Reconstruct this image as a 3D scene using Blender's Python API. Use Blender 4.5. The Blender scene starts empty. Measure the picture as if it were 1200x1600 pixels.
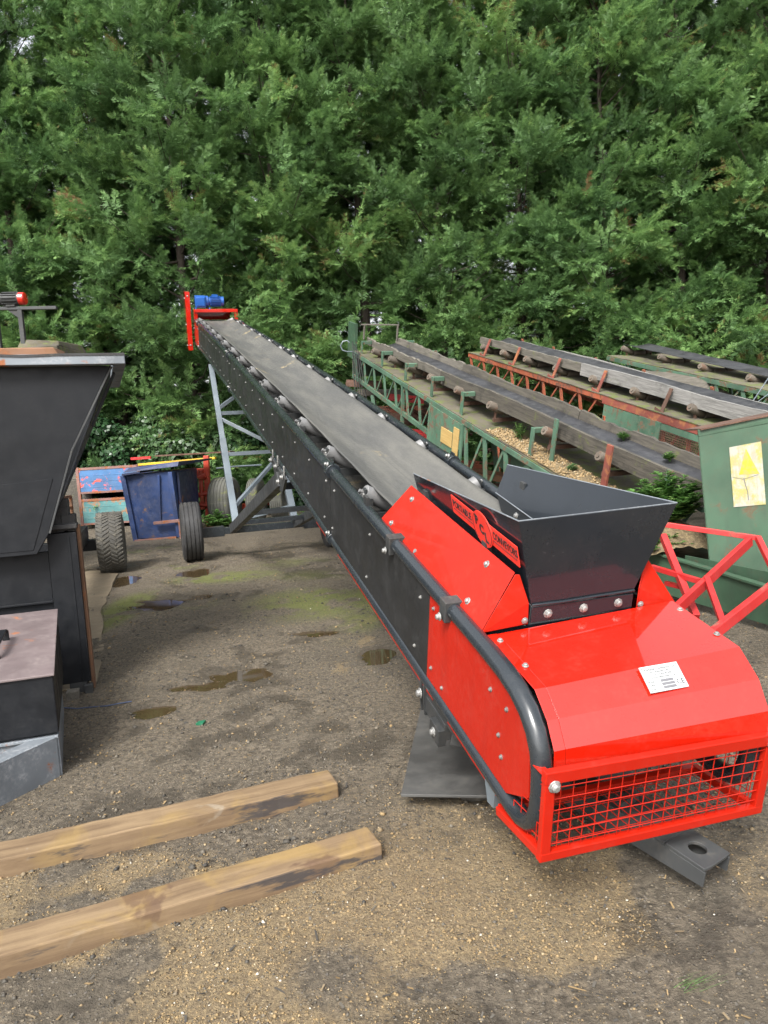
import bpy, bmesh, math, random
import numpy as np
from mathutils import Vector, Matrix
R = math.radians
random.seed(7)
rng = np.random.default_rng(11)
sc = bpy.context.scene
COL = sc.collection

# ------------------------------------------------------------------ helpers
def V(*a):
    return Vector(a[0]) if len(a) == 1 else Vector(a)

def ident(x, y, z):
    return Vector((x, y, z))

class Frame:
    """a local frame: x right, y along, z normal, placed in the yard"""
    def __init__(s, o, a, sag=0.0):
        s.o = V(o); s.a = V(a).normalized()
        s.b = s.a.cross(Vector((0, 0, 1))).normalized()
        s.n = s.b.cross(s.a); s.sag = sag
    def __call__(s, x, y, z):
        return s.o + s.b*x + s.a*y + s.n*(z - s.sag*max(y, 0.0)**2)

class MB:
    """collects boxes, beams, tubes and plates and links them as ONE mesh"""
    def __init__(s, fr=None):
        s.v = []; s.lc = []; s.f = []; s.mi = []; s.sm = []; s.fr = fr or ident; s.m = 0
    def add(s, vs, fs, smooth=False, lc=None):
        o = len(s.v)
        for i, p in enumerate(vs):
            s.v.append(s.fr(p[0], p[1], p[2])); s.lc.append(tuple(lc[i]) if lc else (p[0], p[1], p[2]))
        for f in fs:
            s.f.append([o+i for i in f]); s.mi.append(s.m); s.sm.append(smooth)
    def box(s, x0, x1, y0, y1, z0, z1):
        vs = [(x, y, z) for x in (x0, x1) for y in (y0, y1) for z in (z0, z1)]
        s.add(vs, [(0,1,3,2),(4,6,7,5),(0,4,5,1),(2,3,7,6),(0,2,6,4),(1,5,7,3)])
    def hexa(s, bot, top, lc=None):
        s.add(list(bot)+list(top), [(3,2,1,0),(4,5,6,7),(0,1,5,4),(1,2,6,5),(2,3,7,6),(3,0,4,7)], lc=lc)
    def beam(s, p0, p1, w, h, up=(0,0,1), seg=1):
        p0 = V(p0); p1 = V(p1); d = p1-p0; L = d.length; d = d/L
        u = V(up); side = d.cross(u)
        if side.length < 1e-4: side = d.cross(Vector((1,0,0)))
        side.normalize(); u = side.cross(d)
        o = random.random()*7
        vs = []; lc = []; fs = []
        for k in range(seg+1):
            c = p0 + d*(L*k/seg)
            for a, b in ((-1,-1),(1,-1),(1,1),(-1,1)):
                vs.append(c + side*(a*w/2) + u*(b*h/2)); lc.append((a*w/2+o, L*k/seg+o, b*h/2))
        for k in range(seg):
            for i in range(4):
                j = (i+1) % 4
                fs.append((4*k+i, 4*k+j, 4*k+4+j, 4*k+4+i))
        fs.append((3,2,1,0)); e = 4*seg; fs.append((e,e+1,e+2,e+3))
        s.add(vs, fs, lc=lc)
    def path(s, pts, r, n=10, cap=True, closed=False):
        pts = [V(p) for p in pts]; N = len(pts)
        rs = r if isinstance(r, (list, tuple)) else [r]*N
        tan = []
        for i in range(N):
            a = pts[max(i-1,0)]; b = pts[min(i+1,N-1)]
            tan.append((b-a).normalized())
        ref = Vector((0,0,1)) if abs(tan[0].z) < .9 else Vector((1,0,0))
        nrm = (ref - tan[0]*ref.dot(tan[0])).normalized()
        vs = []; lc = []; L = 0; o = random.random()*5
        for i in range(N):
            if i: L += (pts[i]-pts[i-1]).length
            nrm = (nrm - tan[i]*nrm.dot(tan[i])).normalized(); bi = tan[i].cross(nrm)
            for k in range(n):
                a = 2*math.pi*k/n
                vs.append(pts[i] + nrm*(math.cos(a)*rs[i]) + bi*(math.sin(a)*rs[i]))
                lc.append((math.cos(a)*rs[i]+o, L, math.sin(a)*rs[i]))
        fs = []
        for i in range(N-1):
            for k in range(n):
                j = (k+1) % n
                fs.append((i*n+k, i*n+j, (i+1)*n+j, (i+1)*n+k))
        if cap:
            fs.append(tuple(range(n-1,-1,-1))); fs.append(tuple((N-1)*n+k for k in range(n)))
        s.add(vs, fs, True, lc)
    def tube(s, p0, p1, r, n=12):
        s.path([p0, p1], r, n)
    def prism(s, poly, vec):
        """polygon extruded by vec"""
        poly = [V(p) for p in poly]; vec = V(vec); n = len(poly)
        vs = poly + [p+vec for p in poly]
        fs = [tuple(range(n-1,-1,-1)), tuple(range(n, 2*n))]
        for i in range(n):
            j = (i+1) % n
            fs.append((i, j, n+j, n+i))
        s.add(vs, fs)
    def plate(s, poly, t):
        poly = [V(p) for p in poly]
        n = (poly[1]-poly[0]).cross(poly[2]-poly[0]).normalized()
        s.prism([p - n*(t/2) for p in poly], n*t)
    def bolt(s, p, nrm, r=.011, h=.009):
        p = V(p); nrm = V(nrm).normalized()
        a = nrm.cross(Vector((0,0,1)) if abs(nrm.z) < .9 else Vector((1,0,0))).normalized(); b = nrm.cross(a)
        vs = []
        for rr, hh in ((r*1.5,0),(r*1.5,h*.25),(r,h*.25),(r,h*.9),(r*.55,h*1.15)):
            for k in range(8):
                t = 2*math.pi*k/8
                vs.append(p + a*(math.cos(t)*rr) + b*(math.sin(t)*rr) + nrm*hh)
        fs = []
        for i in range(4):
            for k in range(8):
                j = (k+1) % 8
                fs.append((i*8+k, i*8+j, i*8+8+j, i*8+8+k))
        fs.append(tuple(32+k for k in range(8)))
        s.add(vs, fs)
    def lathe(s, prof, c, axis, n=40):
        """prof: (radius, offset along axis)"""
        c = V(c); ax = V(axis).normalized()
        a = ax.cross(Vector((0,0,1)) if abs(ax.z) < .9 else Vector((1,0,0))).normalized(); b = ax.cross(a)
        vs = []; lc = []; m = len(prof)
        for k in range(n):
            t = 2*math.pi*k/n
            for r, o in prof:
                vs.append(c + (a*math.cos(t)+b*math.sin(t))*r + ax*o); lc.append((o, t*.4, r))
        fs = []
        for k in range(n):
            k2 = (k+1) % n
            for i in range(m-1):
                fs.append((k*m+i, k2*m+i, k2*m+i+1, k*m+i+1))
        s.add(vs, fs, True, lc)
    def build(s, name, mats, parent=None, bevel=0, seg=2):
        me = bpy.data.meshes.new(name)
        off = parent.matrix_world.translation if (parent and parent.matrix_world) else Vector()
        off = WORLD.get(parent.name, Vector()) if parent else Vector()
        me.from_pydata([tuple(p-off) for p in s.v], [], s.f)
        at = me.attributes.new('lc', 'FLOAT_VECTOR', 'POINT')
        at.data.foreach_set('vector', np.array(s.lc, dtype=np.float32).ravel())
        if not isinstance(mats, (list, tuple)): mats = [mats]
        for m in mats: me.materials.append(m)
        me.polygons.foreach_set('material_index', s.mi)
        me.polygons.foreach_set('use_smooth', s.sm)
        bm = bmesh.new(); bm.from_mesh(me); bmesh.ops.recalc_face_normals(bm, faces=bm.faces); bm.to_mesh(me); bm.free()
        if any(s.sm):
            me.set_sharp_from_angle(angle=R(38)); me.polygons.foreach_set('use_smooth', s.sm)
        o = bpy.data.objects.new(name, me); COL.objects.link(o)
        if parent:
            o.parent = parent; WORLD[o.name] = off
        else: WORLD[o.name] = Vector()
        if bevel:
            b = o.modifiers.new('edge', 'BEVEL'); b.width = bevel; b.segments = seg; b.limit_method = 'ANGLE'; b.angle_limit = R(40)
        return o

WORLD = {}
def thing(name, label, cat, loc=(0,0,0), group=None):
    o = bpy.data.objects.new(name, None); COL.objects.link(o)
    o.location = loc; WORLD[o.name] = V(loc); o.empty_display_size = .2
    o['label'] = label; o['category'] = cat; o['kind'] = 'thing'
    if group: o['group'] = group
    return o
def tag(o, label, cat, group=None):
    o['label'] = label; o['category'] = cat; o['kind'] = 'thing'
    if group: o['group'] = group
    return o
def dup(root, loc, rot=0, scale=1, label=None):
    r = root.copy(); COL.objects.link(r); r.location = loc; r.rotation_euler = (0,0,rot); r.scale = (scale,)*3 if not isinstance(scale, tuple) else scale
    if label: r['label'] = label
    for ch in root.children:
        c = ch.copy(); COL.objects.link(c); c.parent = r
        for g in ch.children:
            d = g.copy(); COL.objects.link(d); d.parent = c
    return r

# ------------------------------------------------------------------ materials
class NT:
    def __init__(s, name):
        s.mat = bpy.data.materials.new(name); s.mat.use_nodes = True
        s.t = s.mat.node_tree; s.t.nodes.clear()
        s.out = s.t.nodes.new('ShaderNodeOutputMaterial')
        s.b = s.t.nodes.new('ShaderNodeBsdfPrincipled'); s.link(s.b.outputs[0], s.out.inputs[0])
    def link(s, a, b): s.t.links.new(a, b)
    def attr(s, n):
        a = s.t.nodes.new('ShaderNodeAttribute'); a.attribute_name = n; return a
    def node(s, ty, **k):
        n = s.t.nodes.new(ty)
        for a, v in k.items(): setattr(n, a, v)
        return n
    def noise(s, vec, scale, detail=4, rough=.55, dist=0):
        n = s.node('ShaderNodeTexNoise'); s.link(vec, n.inputs['Vector'])
        n.inputs['Scale'].default_value = scale; n.inputs['Detail'].default_value = detail
        n.inputs['Roughness'].default_value = rough; n.inputs['Distortion'].default_value = dist
        return n.outputs['Fac']
    def voro(s, vec, scale, out='Distance', feature='F1'):
        n = s.node('ShaderNodeTexVoronoi', feature=feature); s.link(vec, n.inputs['Vector']); n.inputs['Scale'].default_value = scale
        return n.outputs[out]
    def scl(s, vec, sx, sy, sz):
        n = s.node('ShaderNodeMapping'); s.link(vec, n.inputs['Vector']); n.inputs['Scale'].default_value = (sx,sy,sz); return n.outputs[0]
    def ramp(s, fac, a, b, ca=0., cb=1.):
        n = s.node('ShaderNodeMapRange'); s.link(fac, n.inputs[0])
        n.inputs[1].default_value = a; n.inputs[2].default_value = b; n.inputs[3].default_value = ca; n.inputs[4].default_value = cb
        n.interpolation_type = 'SMOOTHSTEP'; return n.outputs[0]
    def mix(s, fac, a, b, mode='MIX'):
        n = s.node('ShaderNodeMix', data_type='RGBA', blend_type=mode)
        if isinstance(fac, (int, float)): n.inputs[0].default_value = fac
        else: s.link(fac, n.inputs[0])
        for v, i in ((a, 6), (b, 7)):
            if isinstance(v, (tuple, list)): n.inputs[i].default_value = (*v, 1)
            else: s.link(v, n.inputs[i])
        return n.outputs[2]
    def math(s, op, a, b=0.):
        n = s.node('ShaderNodeMath', operation=op)
        for v, i in ((a, 0), (b, 1)):
            if isinstance(v, (int, float)): n.inputs[i].default_value = v
            else: s.link(v, n.inputs[i])
        return n.outputs[0]
    def set(s, **k):
        for a, v in k.items():
            i = s.b.inputs[a.replace('_', ' ')]
            if isinstance(v, (int, float)): i.default_value = v
            elif isinstance(v, tuple): i.default_value = (*v, 1)
            else: s.link(v, i)
    def bump(s, h, strength=.3, dist=.01):
        n = s.node('ShaderNodeBump'); n.inputs['Strength'].default_value = strength; n.inputs['Distance'].default_value = dist
        s.link(h, n.inputs['Height']); s.link(n.outputs[0], s.b.inputs['Normal']); return n

def paint(name, col, rough=.35, vary=.25, dust=.25, dustcol=(.22,.19,.15), rust=0., rustcol=(.16,.06,.025), wear=0., wearcol=(.3,.3,.3), coat=0., metal=0., wob=.0006, grime=.0, spec=.5):
    t = NT(name); p = t.attr('lc').outputs['Vector']
    n1 = t.noise(p, 1.7, 5); n2 = t.noise(p, 9, 6, .65); n3 = t.noise(p, 60, 3, .6)
    c = t.mix(t.ramp(n1, .3, .7), tuple(x*(1-vary) for x in col), tuple(min(1, x*(1+vary)) for x in col))
    rg = t.ramp(n2, .3, .75, rough*.8, rough*1.35)
    if grime:
        st = t.noise(t.scl(p, 14, 14, 1.2), 1, 5, .6)
        c = t.mix(t.ramp(st, .5, .75, 0, grime), c, tuple(x*.45+.01 for x in col))
    if dust:
        spk = t.math('MULTIPLY', t.ramp(n2, .42, .72), t.ramp(n3, .35, .75))
        c = t.mix(t.math('MULTIPLY', spk, dust), c, dustcol)
        rg = t.math('ADD', rg, t.math('MULTIPLY', spk, .3*dust+.1))
    if wear:
        w = t.ramp(t.noise(p, 22, 6, .7), 1-wear-.05, 1-wear+.03); c = t.mix(w, c, wearcol)
    if rust:
        r = t.ramp(t.noise(p, 5.5, 8, .68, .4), .62-rust*.42, .70-rust*.38)
        rc = t.mix(n3, rustcol, tuple(x*1.9 for x in rustcol)); c = t.mix(r, c, rc); rg = t.math('ADD', rg, t.math('MULTIPLY', r, .4))
    if name == 'red_gloss_paint': t.set(Coat_IOR=1.65)
    t.set(Base_Color=c, Roughness=rg, Metallic=metal, Coat_Weight=coat, Coat_Roughness=.04, Specular_IOR_Level=spec)
    if wob: t.bump(t.math('ADD', t.math('MULTIPLY', n3, .15), t.noise(p, 2.5, 2)), .5, wob)
    return t.mat

def timber(name, c1, c2, c3, moss=0., dark=.0):
    t = NT(name); p = t.attr('lc').outputs['Vector']
    g = t.noise(t.scl(p, 22, 1.6, 22), 1.6, 8, .7, .6)
    g2 = t.noise(t.scl(p, 70, 2.5, 70), 1, 5, .6)
    big = t.noise(p, 2.4, 5, .6)
    c = t.mix(t.ramp(g, .3, .7), c1, c2); c = t.mix(t.math('MULTIPLY', t.ramp(g2, .55, .75), .7), c, c3)
    c = t.mix(t.ramp(big, .55, .72, 0, .75), c, c3)
    if moss: c = t.mix(t.ramp(t.noise(p, 6, 6, .7), .62-moss*.3, .75-moss*.2, 0, .8), c, (.10,.115,.03))
    if dark: c = t.mix(t.ramp(t.noise(p, 3.2, 3, .5, .5), .62-dark*.2, .66-dark*.2), c, (.015,.016,.02))
    t.set(Base_Color=c, Roughness=.85)
    t.bump(t.math('ADD', g, t.math('MULTIPLY', g2, .6)), .8, .006)
    return t.mat

M = {}
M['black'] = paint('black_gloss_paint', (.020,.023,.026), .30, .2, .16, (.20,.19,.17), coat=.25)
M['panel'] = paint('black_panel_paint', (.016,.0165,.017), .42, .25, .12, (.13,.12,.105), grime=.25, wob=.0015, spec=.34)
M['tube'] = paint('black_tube_paint', (.018,.022,.026), .24, .08, .04, (.2,.19,.17), coat=.4, wob=0, spec=.4)
M['hop'] = paint('hopper_black_paint', (.011,.014,.018), .16, .15, .04, (.16,.15,.14), coat=.32, wob=.0002, spec=.3)
M['red'] = paint('red_gloss_paint', (.43,.0095,.0025), .3, .05, .09, (.30,.12,.08), coat=1., wob=.00012, spec=.2)
M['redf'] = paint('red_frame_paint', (.37,.011,.0035), .36, .08, .12, (.25,.10,.07), coat=.12, wob=.0004, spec=.25, wear=.07, wearcol=(.16,.07,.045))
M['postrust'] = paint('rust_red_post', (.17,.045,.032), .65, .3, .4, (.16,.1,.07), rust=.3)
M['redp'] = paint('red_panel_paint', (.34,.0105,.0035), .4, .08, .2, (.26,.11,.075), grime=.2, coat=.1, spec=.25)
M['redrust'] = paint('old_red_paint', (.40,.018,.018), .45, .18, .2, (.2,.08,.06), rust=.10, rustcol=(.10,.05,.035))
M['bolt'] = paint('zinc_bolt', (.30,.30,.29), .5, .2, .3, metal=.7)
M['galv'] = paint('grey_steel_paint', (.125,.15,.17), .36, .25, .25, (.2,.2,.19), metal=.2, wear=.1)
M['steel'] = paint('dark_steel', (.034,.036,.037), .5, .3, .4, (.12,.105,.085), spec=.35)
M['dplate'] = paint('dusty_steel_plate', (.050,.050,.048), .6, .35, .55, (.115,.105,.085))
M['roller'] = paint('idler_grey', (.15,.15,.15), .45, .25, .3, (.25,.23,.2))
M['void'] = paint('dark_inside', (.010,.010,.011), .8, .2, .0)
M['blue'] = paint('motor_blue', (.01,.075,.29), .35, .2, .1)
M['bluebin'] = paint('navy_bin_paint', (.016,.036,.11), .5, .35, .45, (.12,.11,.11), rust=.03, rustcol=(.09,.05,.03), grime=.35)
M['navy'] = paint('navy_dark_paint', (.018,.028,.075), .55, .3, .3, (.1,.1,.1), rust=.1)
M['still'] = paint('blue_red_paint', (.05,.14,.30), .65, .3, .5, (.2,.2,.2), rust=.2, rustcol=(.42,.07,.04))
M['teal'] = paint('teal_paint', (.06,.17,.175), .65, .35, .4, (.28,.3,.25), rust=.26, rustcol=(.19,.10,.05))
M['rack'] = paint('rusty_rack_paint', (.19,.10,.085), .7, .3, .4, rust=.3)
M['yellow'] = paint('yellow_paint', (.46,.29,.012), .5, .25, .3, rust=.15)
M['orange'] = paint('orange_paint', (.24,.062,.028), .65, .3, .4, (.15,.095,.065), rust=.26, rustcol=(.07,.03,.018))
M['ored'] = paint('orange_red_paint', (.34,.035,.015), .5, .25, .2, rust=.15)
M['oldgreen'] = paint('old_green_paint', (.060,.122,.080), .6, .28, .5, (.14,.125,.085), rust=.22, rustcol=(.085,.05,.03), grime=.35)
M['dkgreen'] = paint('dark_green_paint', (.036,.075,.044), .5, .25, .3, (.085,.075,.045), rust=.10, rustcol=(.060,.045,.026), grime=.45)
M['rust'] = paint('rusty_steel', (.085,.045,.03), .8, .4, .4, (.13,.095,.07), rust=.3, rustcol=(.05,.024,.016))
M['rustlt'] = paint('bright_rust', (.15,.075,.04), .8, .4, .3, (.3,.2,.12), rust=.2)
M['ply'] = timber('plywood', (.36,.24,.08), (.44,.30,.11), (.28,.18,.07))
M['lid'] = paint('dull_mauve_paint', (.125,.098,.098), .55, .2, .4, (.25,.21,.19), rust=.05)
M['lgrey'] = paint('weathered_grey_steel', (.135,.152,.17), .5, .3, .6, (.36,.37,.38), rust=.06)
M['dusty'] = paint('dusty_black_paint', (.008,.009,.011), .48, .2, .06, (.12,.115,.11), grime=.15, spec=.2)
M['rubber'] = paint('worn_rubber', (.020,.020,.021), .7, .3, .45, (.12,.11,.09))
M['mudrub'] = paint('muddy_rubber', (.055,.052,.045), .85, .3, .9, (.20,.18,.14))
M['oldrub'] = paint('old_mossy_rubber', (.085,.085,.075), .9, .3, .6, (.13,.14,.08), rust=.1, rustcol=(.1,.11,.03))
M['rim'] = paint('white_rim', (.6,.6,.6), .4, .1, .3)
M['board'] = timber('grey_timber', (.070,.063,.051), (.14,.128,.106), (.026,.024,.02), moss=.15)
M['dboard'] = timber('dark_timber', (.040,.036,.030), (.095,.084,.066), (.016,.015,.013), moss=.2)
M['lboard'] = timber('silver_timber', (.115,.112,.105), (.235,.228,.215), (.05,.047,.042), moss=.05)
M['deckmat'] = paint('mossy_deck', (.075,.066,.048), .9, .4, .8, (.115,.11,.045), rust=.3, rustcol=(.06,.072,.02))
M['obelt'] = paint('old_belt_rubber', (.026,.027,.031), .62, .3, .4, (.1,.1,.09))
M['decal'] = paint('red_decal', (.62,.035,.022), .35, .05, .1)
M['ink'] = paint('black_ink', (.012,.012,.012), .6, 0, 0)
M['white'] = paint('white_plate', (.40,.415,.42), .6, .03, .08)
M['greyink'] = paint('grey_ink', (.12,.12,.13), .6, .1, 0)
M['concrete'] = paint('old_concrete', (.165,.13,.085), .9, .2, .5, (.2,.17,.12))
M['oldroll'] = paint('rusty_idler', (.10,.082,.064), .75, .35, .5, (.17,.15,.115), rust=.2, rustcol=(.08,.05,.035))

def mk_belt():
    t = NT('conveyor_belt_rubber'); p = t.attr('lc').outputs['Vector']
    n1 = t.noise(t.scl(p, 5, .9, 1), 1, 6, .6); n2 = t.noise(p, 30, 6, .7); st = t.noise(t.scl(p, 40, .5, 1), 1, 4, .6)
    c = t.mix(t.ramp(n1, .35, .7), (.060,.060,.057), (.100,.097,.086))
    c = t.mix(t.ramp(st, .5, .75, 0, .5), c, (.055,.055,.052))
    c = t.mix(t.ramp(t.noise(t.scl(p, 3, 1.2, 1), 1.3, 6, .7), .58, .76, 0, .4), c, (.19,.17,.11))
    c = t.mix(t.math('MULTIPLY', t.ramp(t.noise(p, 2.1, 3, .5), .64, .7), t.ramp(n2, .45, .6)), c, (.32,.25,.13))
    t.set(Base_Color=c, Roughness=t.ramp(n2, .3, .7, .45, .75)); t.bump(t.math('ADD', n2, t.math('MULTIPLY', st, 2)), .35, .003)
    return t.mat
M['belt'] = mk_belt()

def mk_beammat():
    t = NT('stained_beam'); p = t.attr('lc').outputs['Vector']
    g = t.noise(t.scl(p, 16, 1.3, 16), 1.5, 8, .65, .8); b = t.noise(p, 3.3, 6, .6, .6); f = t.noise(p, 45, 5, .65)
    c = t.mix(t.ramp(g, .3, .72), (.105,.066,.034), (.205,.142,.078))
    c = t.mix(t.ramp(b, .50, .66, 0, .55), c, (.25,.165,.05))
    c = t.mix(t.ramp(t.noise(p, 4.1, 5, .6, 1.2), .60, .70, 0, .5), c, (.25,.22,.17))
    c = t.mix(t.ramp(t.noise(p, 2.3, 5, .6, .3), .62, .67, 0, .6), c, (.06,.028,.018))
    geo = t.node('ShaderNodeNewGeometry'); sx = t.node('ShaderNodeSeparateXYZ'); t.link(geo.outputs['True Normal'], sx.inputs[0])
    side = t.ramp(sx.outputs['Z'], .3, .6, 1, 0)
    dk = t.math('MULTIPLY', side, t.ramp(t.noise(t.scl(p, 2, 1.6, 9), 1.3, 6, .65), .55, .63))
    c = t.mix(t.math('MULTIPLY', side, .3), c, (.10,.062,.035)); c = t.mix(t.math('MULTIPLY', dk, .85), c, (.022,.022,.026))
    t.set(Base_Color=c, Roughness=.82); t.bump(t.math('ADD', g, t.math('MULTIPLY', f, .5)), .6, .004)
    return t.mat
M['beam'] = mk_beammat()

def mk_leaf(name, ramp, trans=.28, attr='tint', rough=.55):
    t = NT(name); a = t.attr(attr).outputs['Fac']
    cr = t.node('ShaderNodeValToRGB'); t.link(a, cr.inputs[0])
    el = cr.color_ramp.elements
    while len(el) < len(ramp): el.new(.5)
    for e, (pos, c) in zip(el, ramp): e.position = pos; e.color = (*c, 1)
    oi = t.node('ShaderNodeObjectInfo')
    c = t.mix(t.ramp(oi.outputs['Random'], 0, 1, 0, .22), cr.outputs[0], (.11,.18,.055))
    t.set(Base_Color=c, Roughness=rough, Specular_IOR_Level=.35)
    tr = t.node('ShaderNodeBsdfTranslucent'); t.link(c, tr.inputs[0])
    mx = t.node('ShaderNodeMixShader'); mx.inputs[0].default_value = trans
    t.link(t.b.outputs[0], mx.inputs[1]); t.link(tr.outputs[0], mx.inputs[2]); t.link(mx.outputs[0], t.out.inputs[0])
    return t.mat
M['leaf'] = mk_leaf('conifer_leaf', [(0,(.048,.104,.040)), (.45,(.110,.210,.072)), (.8,(.195,.335,.108)), (.955,(.28,.42,.14)), (.985,(.17,.20,.05)), (.99,(.14,.07,.035)), (1,(.20,.11,.055))], .36)
M['ivy'] = mk_leaf('ivy_leaf', [(0,(.014,.042,.016)), (.7,(.03,.075,.028)), (1,(.075,.13,.05))], .12, rough=.35)
M['weed'] = mk_leaf('weed_leaf', [(0,(.05,.12,.03)), (.7,(.10,.22,.05)), (1,(.2,.32,.09))], .3)
M['wort'] = mk_leaf('grey_green_leaf', [(0,(.08,.15,.065)), (.7,(.16,.27,.11)), (1,(.30,.40,.2))], .3)
M['bark'] = timber('conifer_bark', (.032,.024,.018), (.06,.046,.035), (.015,.012,.01))

# ------------------------------------------------------------------ camera, light, sky
H = 1.55; F_PX = 1165.
p_, r_ = R(5.8), R(3.4)
u0 = Vector((0, math.sin(p_), math.cos(p_))); fwd = Vector((0, math.cos(p_), -math.sin(p_)))
right = Vector((math.cos(r_),0,0)) - u0*math.sin(r_); up = Vector((math.sin(r_),0,0)) + u0*math.cos(r_)
cam = bpy.data.cameras.new('camera'); co = bpy.data.objects.new('camera', cam); COL.objects.link(co)
mw = Matrix.Identity(4)
for i in range(3):
    mw[i][0] = right[i]; mw[i][1] = up[i]; mw[i][2] = -fwd[i]
mw[2][3] = H
co.matrix_world = mw
cam.sensor_fit = 'VERTICAL'; cam.sensor_height = 24; cam.lens = 24*F_PX/1600; cam.clip_end = 3000; cam.clip_start = .05
sc.camera = co
sc.cycles.max_bounces = 7; sc.cycles.diffuse_bounces = 3; sc.cycles.glossy_bounces = 3; sc.cycles.transmission_bounces = 3; sc.cycles.transparent_max_bounces = 4

SUN_EL, SUN_AZ = 46, 200      # azimuth the light comes from, clockwise from +Y
w = bpy.data.worlds.new('World'); sc.world = w; w.use_nodes = True
nt = w.node_tree; nt.nodes.clear()
wo = nt.nodes.new('ShaderNodeOutputWorld'); bg = nt.nodes.new('ShaderNodeBackground'); sky = nt.nodes.new('ShaderNodeTexSky')
sky.sky_type = 'NISHITA'; sky.sun_disc = False; sky.sun_elevation = R(SUN_EL); sky.sun_rotation = R(SUN_AZ)
sky.dust_density = 4; sky.air_density = 1.2; sky.ozone_density = 1
hs = nt.nodes.new('ShaderNodeHueSaturation'); hs.inputs['Saturation'].default_value = .22; hs.inputs['Value'].default_value = 1.0
nt.links.new(sky.outputs[0], hs.inputs['Color']); nt.links.new(hs.outputs[0], bg.inputs[0]); nt.links.new(bg.outputs[0], wo.inputs[0])
bg.inputs[1].default_value = .15
sl = bpy.data.lights.new('sun', 'SUN'); sl.energy = 2.0; sl.angle = R(18); sl.color = (1,.97,.92)
so = bpy.data.objects.new('sun', sl); COL.objects.link(so)
az = R(SUN_AZ); el = R(SUN_EL)
d = -Vector((math.sin(az)*math.cos(el), math.cos(az)*math.cos(el), math.sin(el)))
so.rotation_euler = d.to_track_quat('-Z', 'Y').to_euler(); so.location = (0,0,30)
sc.view_settings.view_transform = 'Standard'; sc.view_settings.look = 'None'; sc.view_settings.gamma = 1
sc.view_settings.exposure = 1.4

# ------------------------------------------------------------------ noise on arrays
def vnoise(x, y, seed=0):
    xi = np.floor(x).astype(np.int64); yi = np.floor(y).astype(np.int64); xf = x-xi; yf = y-yi
    u = xf*xf*(3-2*xf); v = yf*yf*(3-2*yf)
    def h(a, b):
        n = (a*374761393 + b*668265263 + seed*1442695) & 0xffffffff
        n = ((n ^ (n >> 13))*1274126177) & 0xffffffff
        return ((n ^ (n >> 16)) & 0xffff)/65535.
    return (h(xi,yi)*(1-u)+h(xi+1,yi)*u)*(1-v) + (h(xi,yi+1)*(1-u)+h(xi+1,yi+1)*u)*v
def fbm(x, y, o=4, seed=0):
    s = 0; a = .5; t = 0
    for i in range(o):
        s = s + a*vnoise(x*2**i+17.3*i, y*2**i-9.1*i, seed+i); t += a; a *= .55
    return s/t
def sstep(a, b, x):
    t = np.clip((x-a)/(b-a), 0, 1); return t*t*(3-2*t)

PUD = [(-2.39,9.17,.20,.30),(-3.22,8.85,.22,.38),(-2.33,7.44,.34,.36),(-1.95,7.62,.18,.22),(-1.08,4.93,.24,.16),(-1.47,4.31,.15,.12),(-1.27,4.72,.20,.10),(-.10,5.2,.13,.2),(-.62,5.9,.22,.12)]
def ground_h(x, y):
    h = (fbm(x*.9, y*.9, 3, 1)-.5)*.05 + (fbm(x*4, y*4, 4, 5)-.5)*.036 + (fbm(x*13, y*13, 3, 9)-.5)*.022
    fade = sstep(40, 12, np.hypot(x, y)); h = h*(.25+.75*fade)
    h = h + .012
    h = np.maximum(h, -.001+.004*fbm(x*9, y*9, 2, 44))
    wob = fbm(x*5.5, y*5.5, 4, 91)
    for px, py, rx, ry in PUD:
        d2 = ((x-px)/rx)**2 + ((y-py)/ry)**2
        h = h - .045*sstep(.42, .85, np.exp(-d2*.55)*(.45+1.0*wob))
    rut = np.exp(-((x-.55-(y-3)*-.28+.1*np.sin(y*2))/.14)**2)*sstep(2.2, 3, y)*sstep(6, 4.5, y)
    return h - rut*.004*fbm(x*3, y*3, 2, 3)
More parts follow.
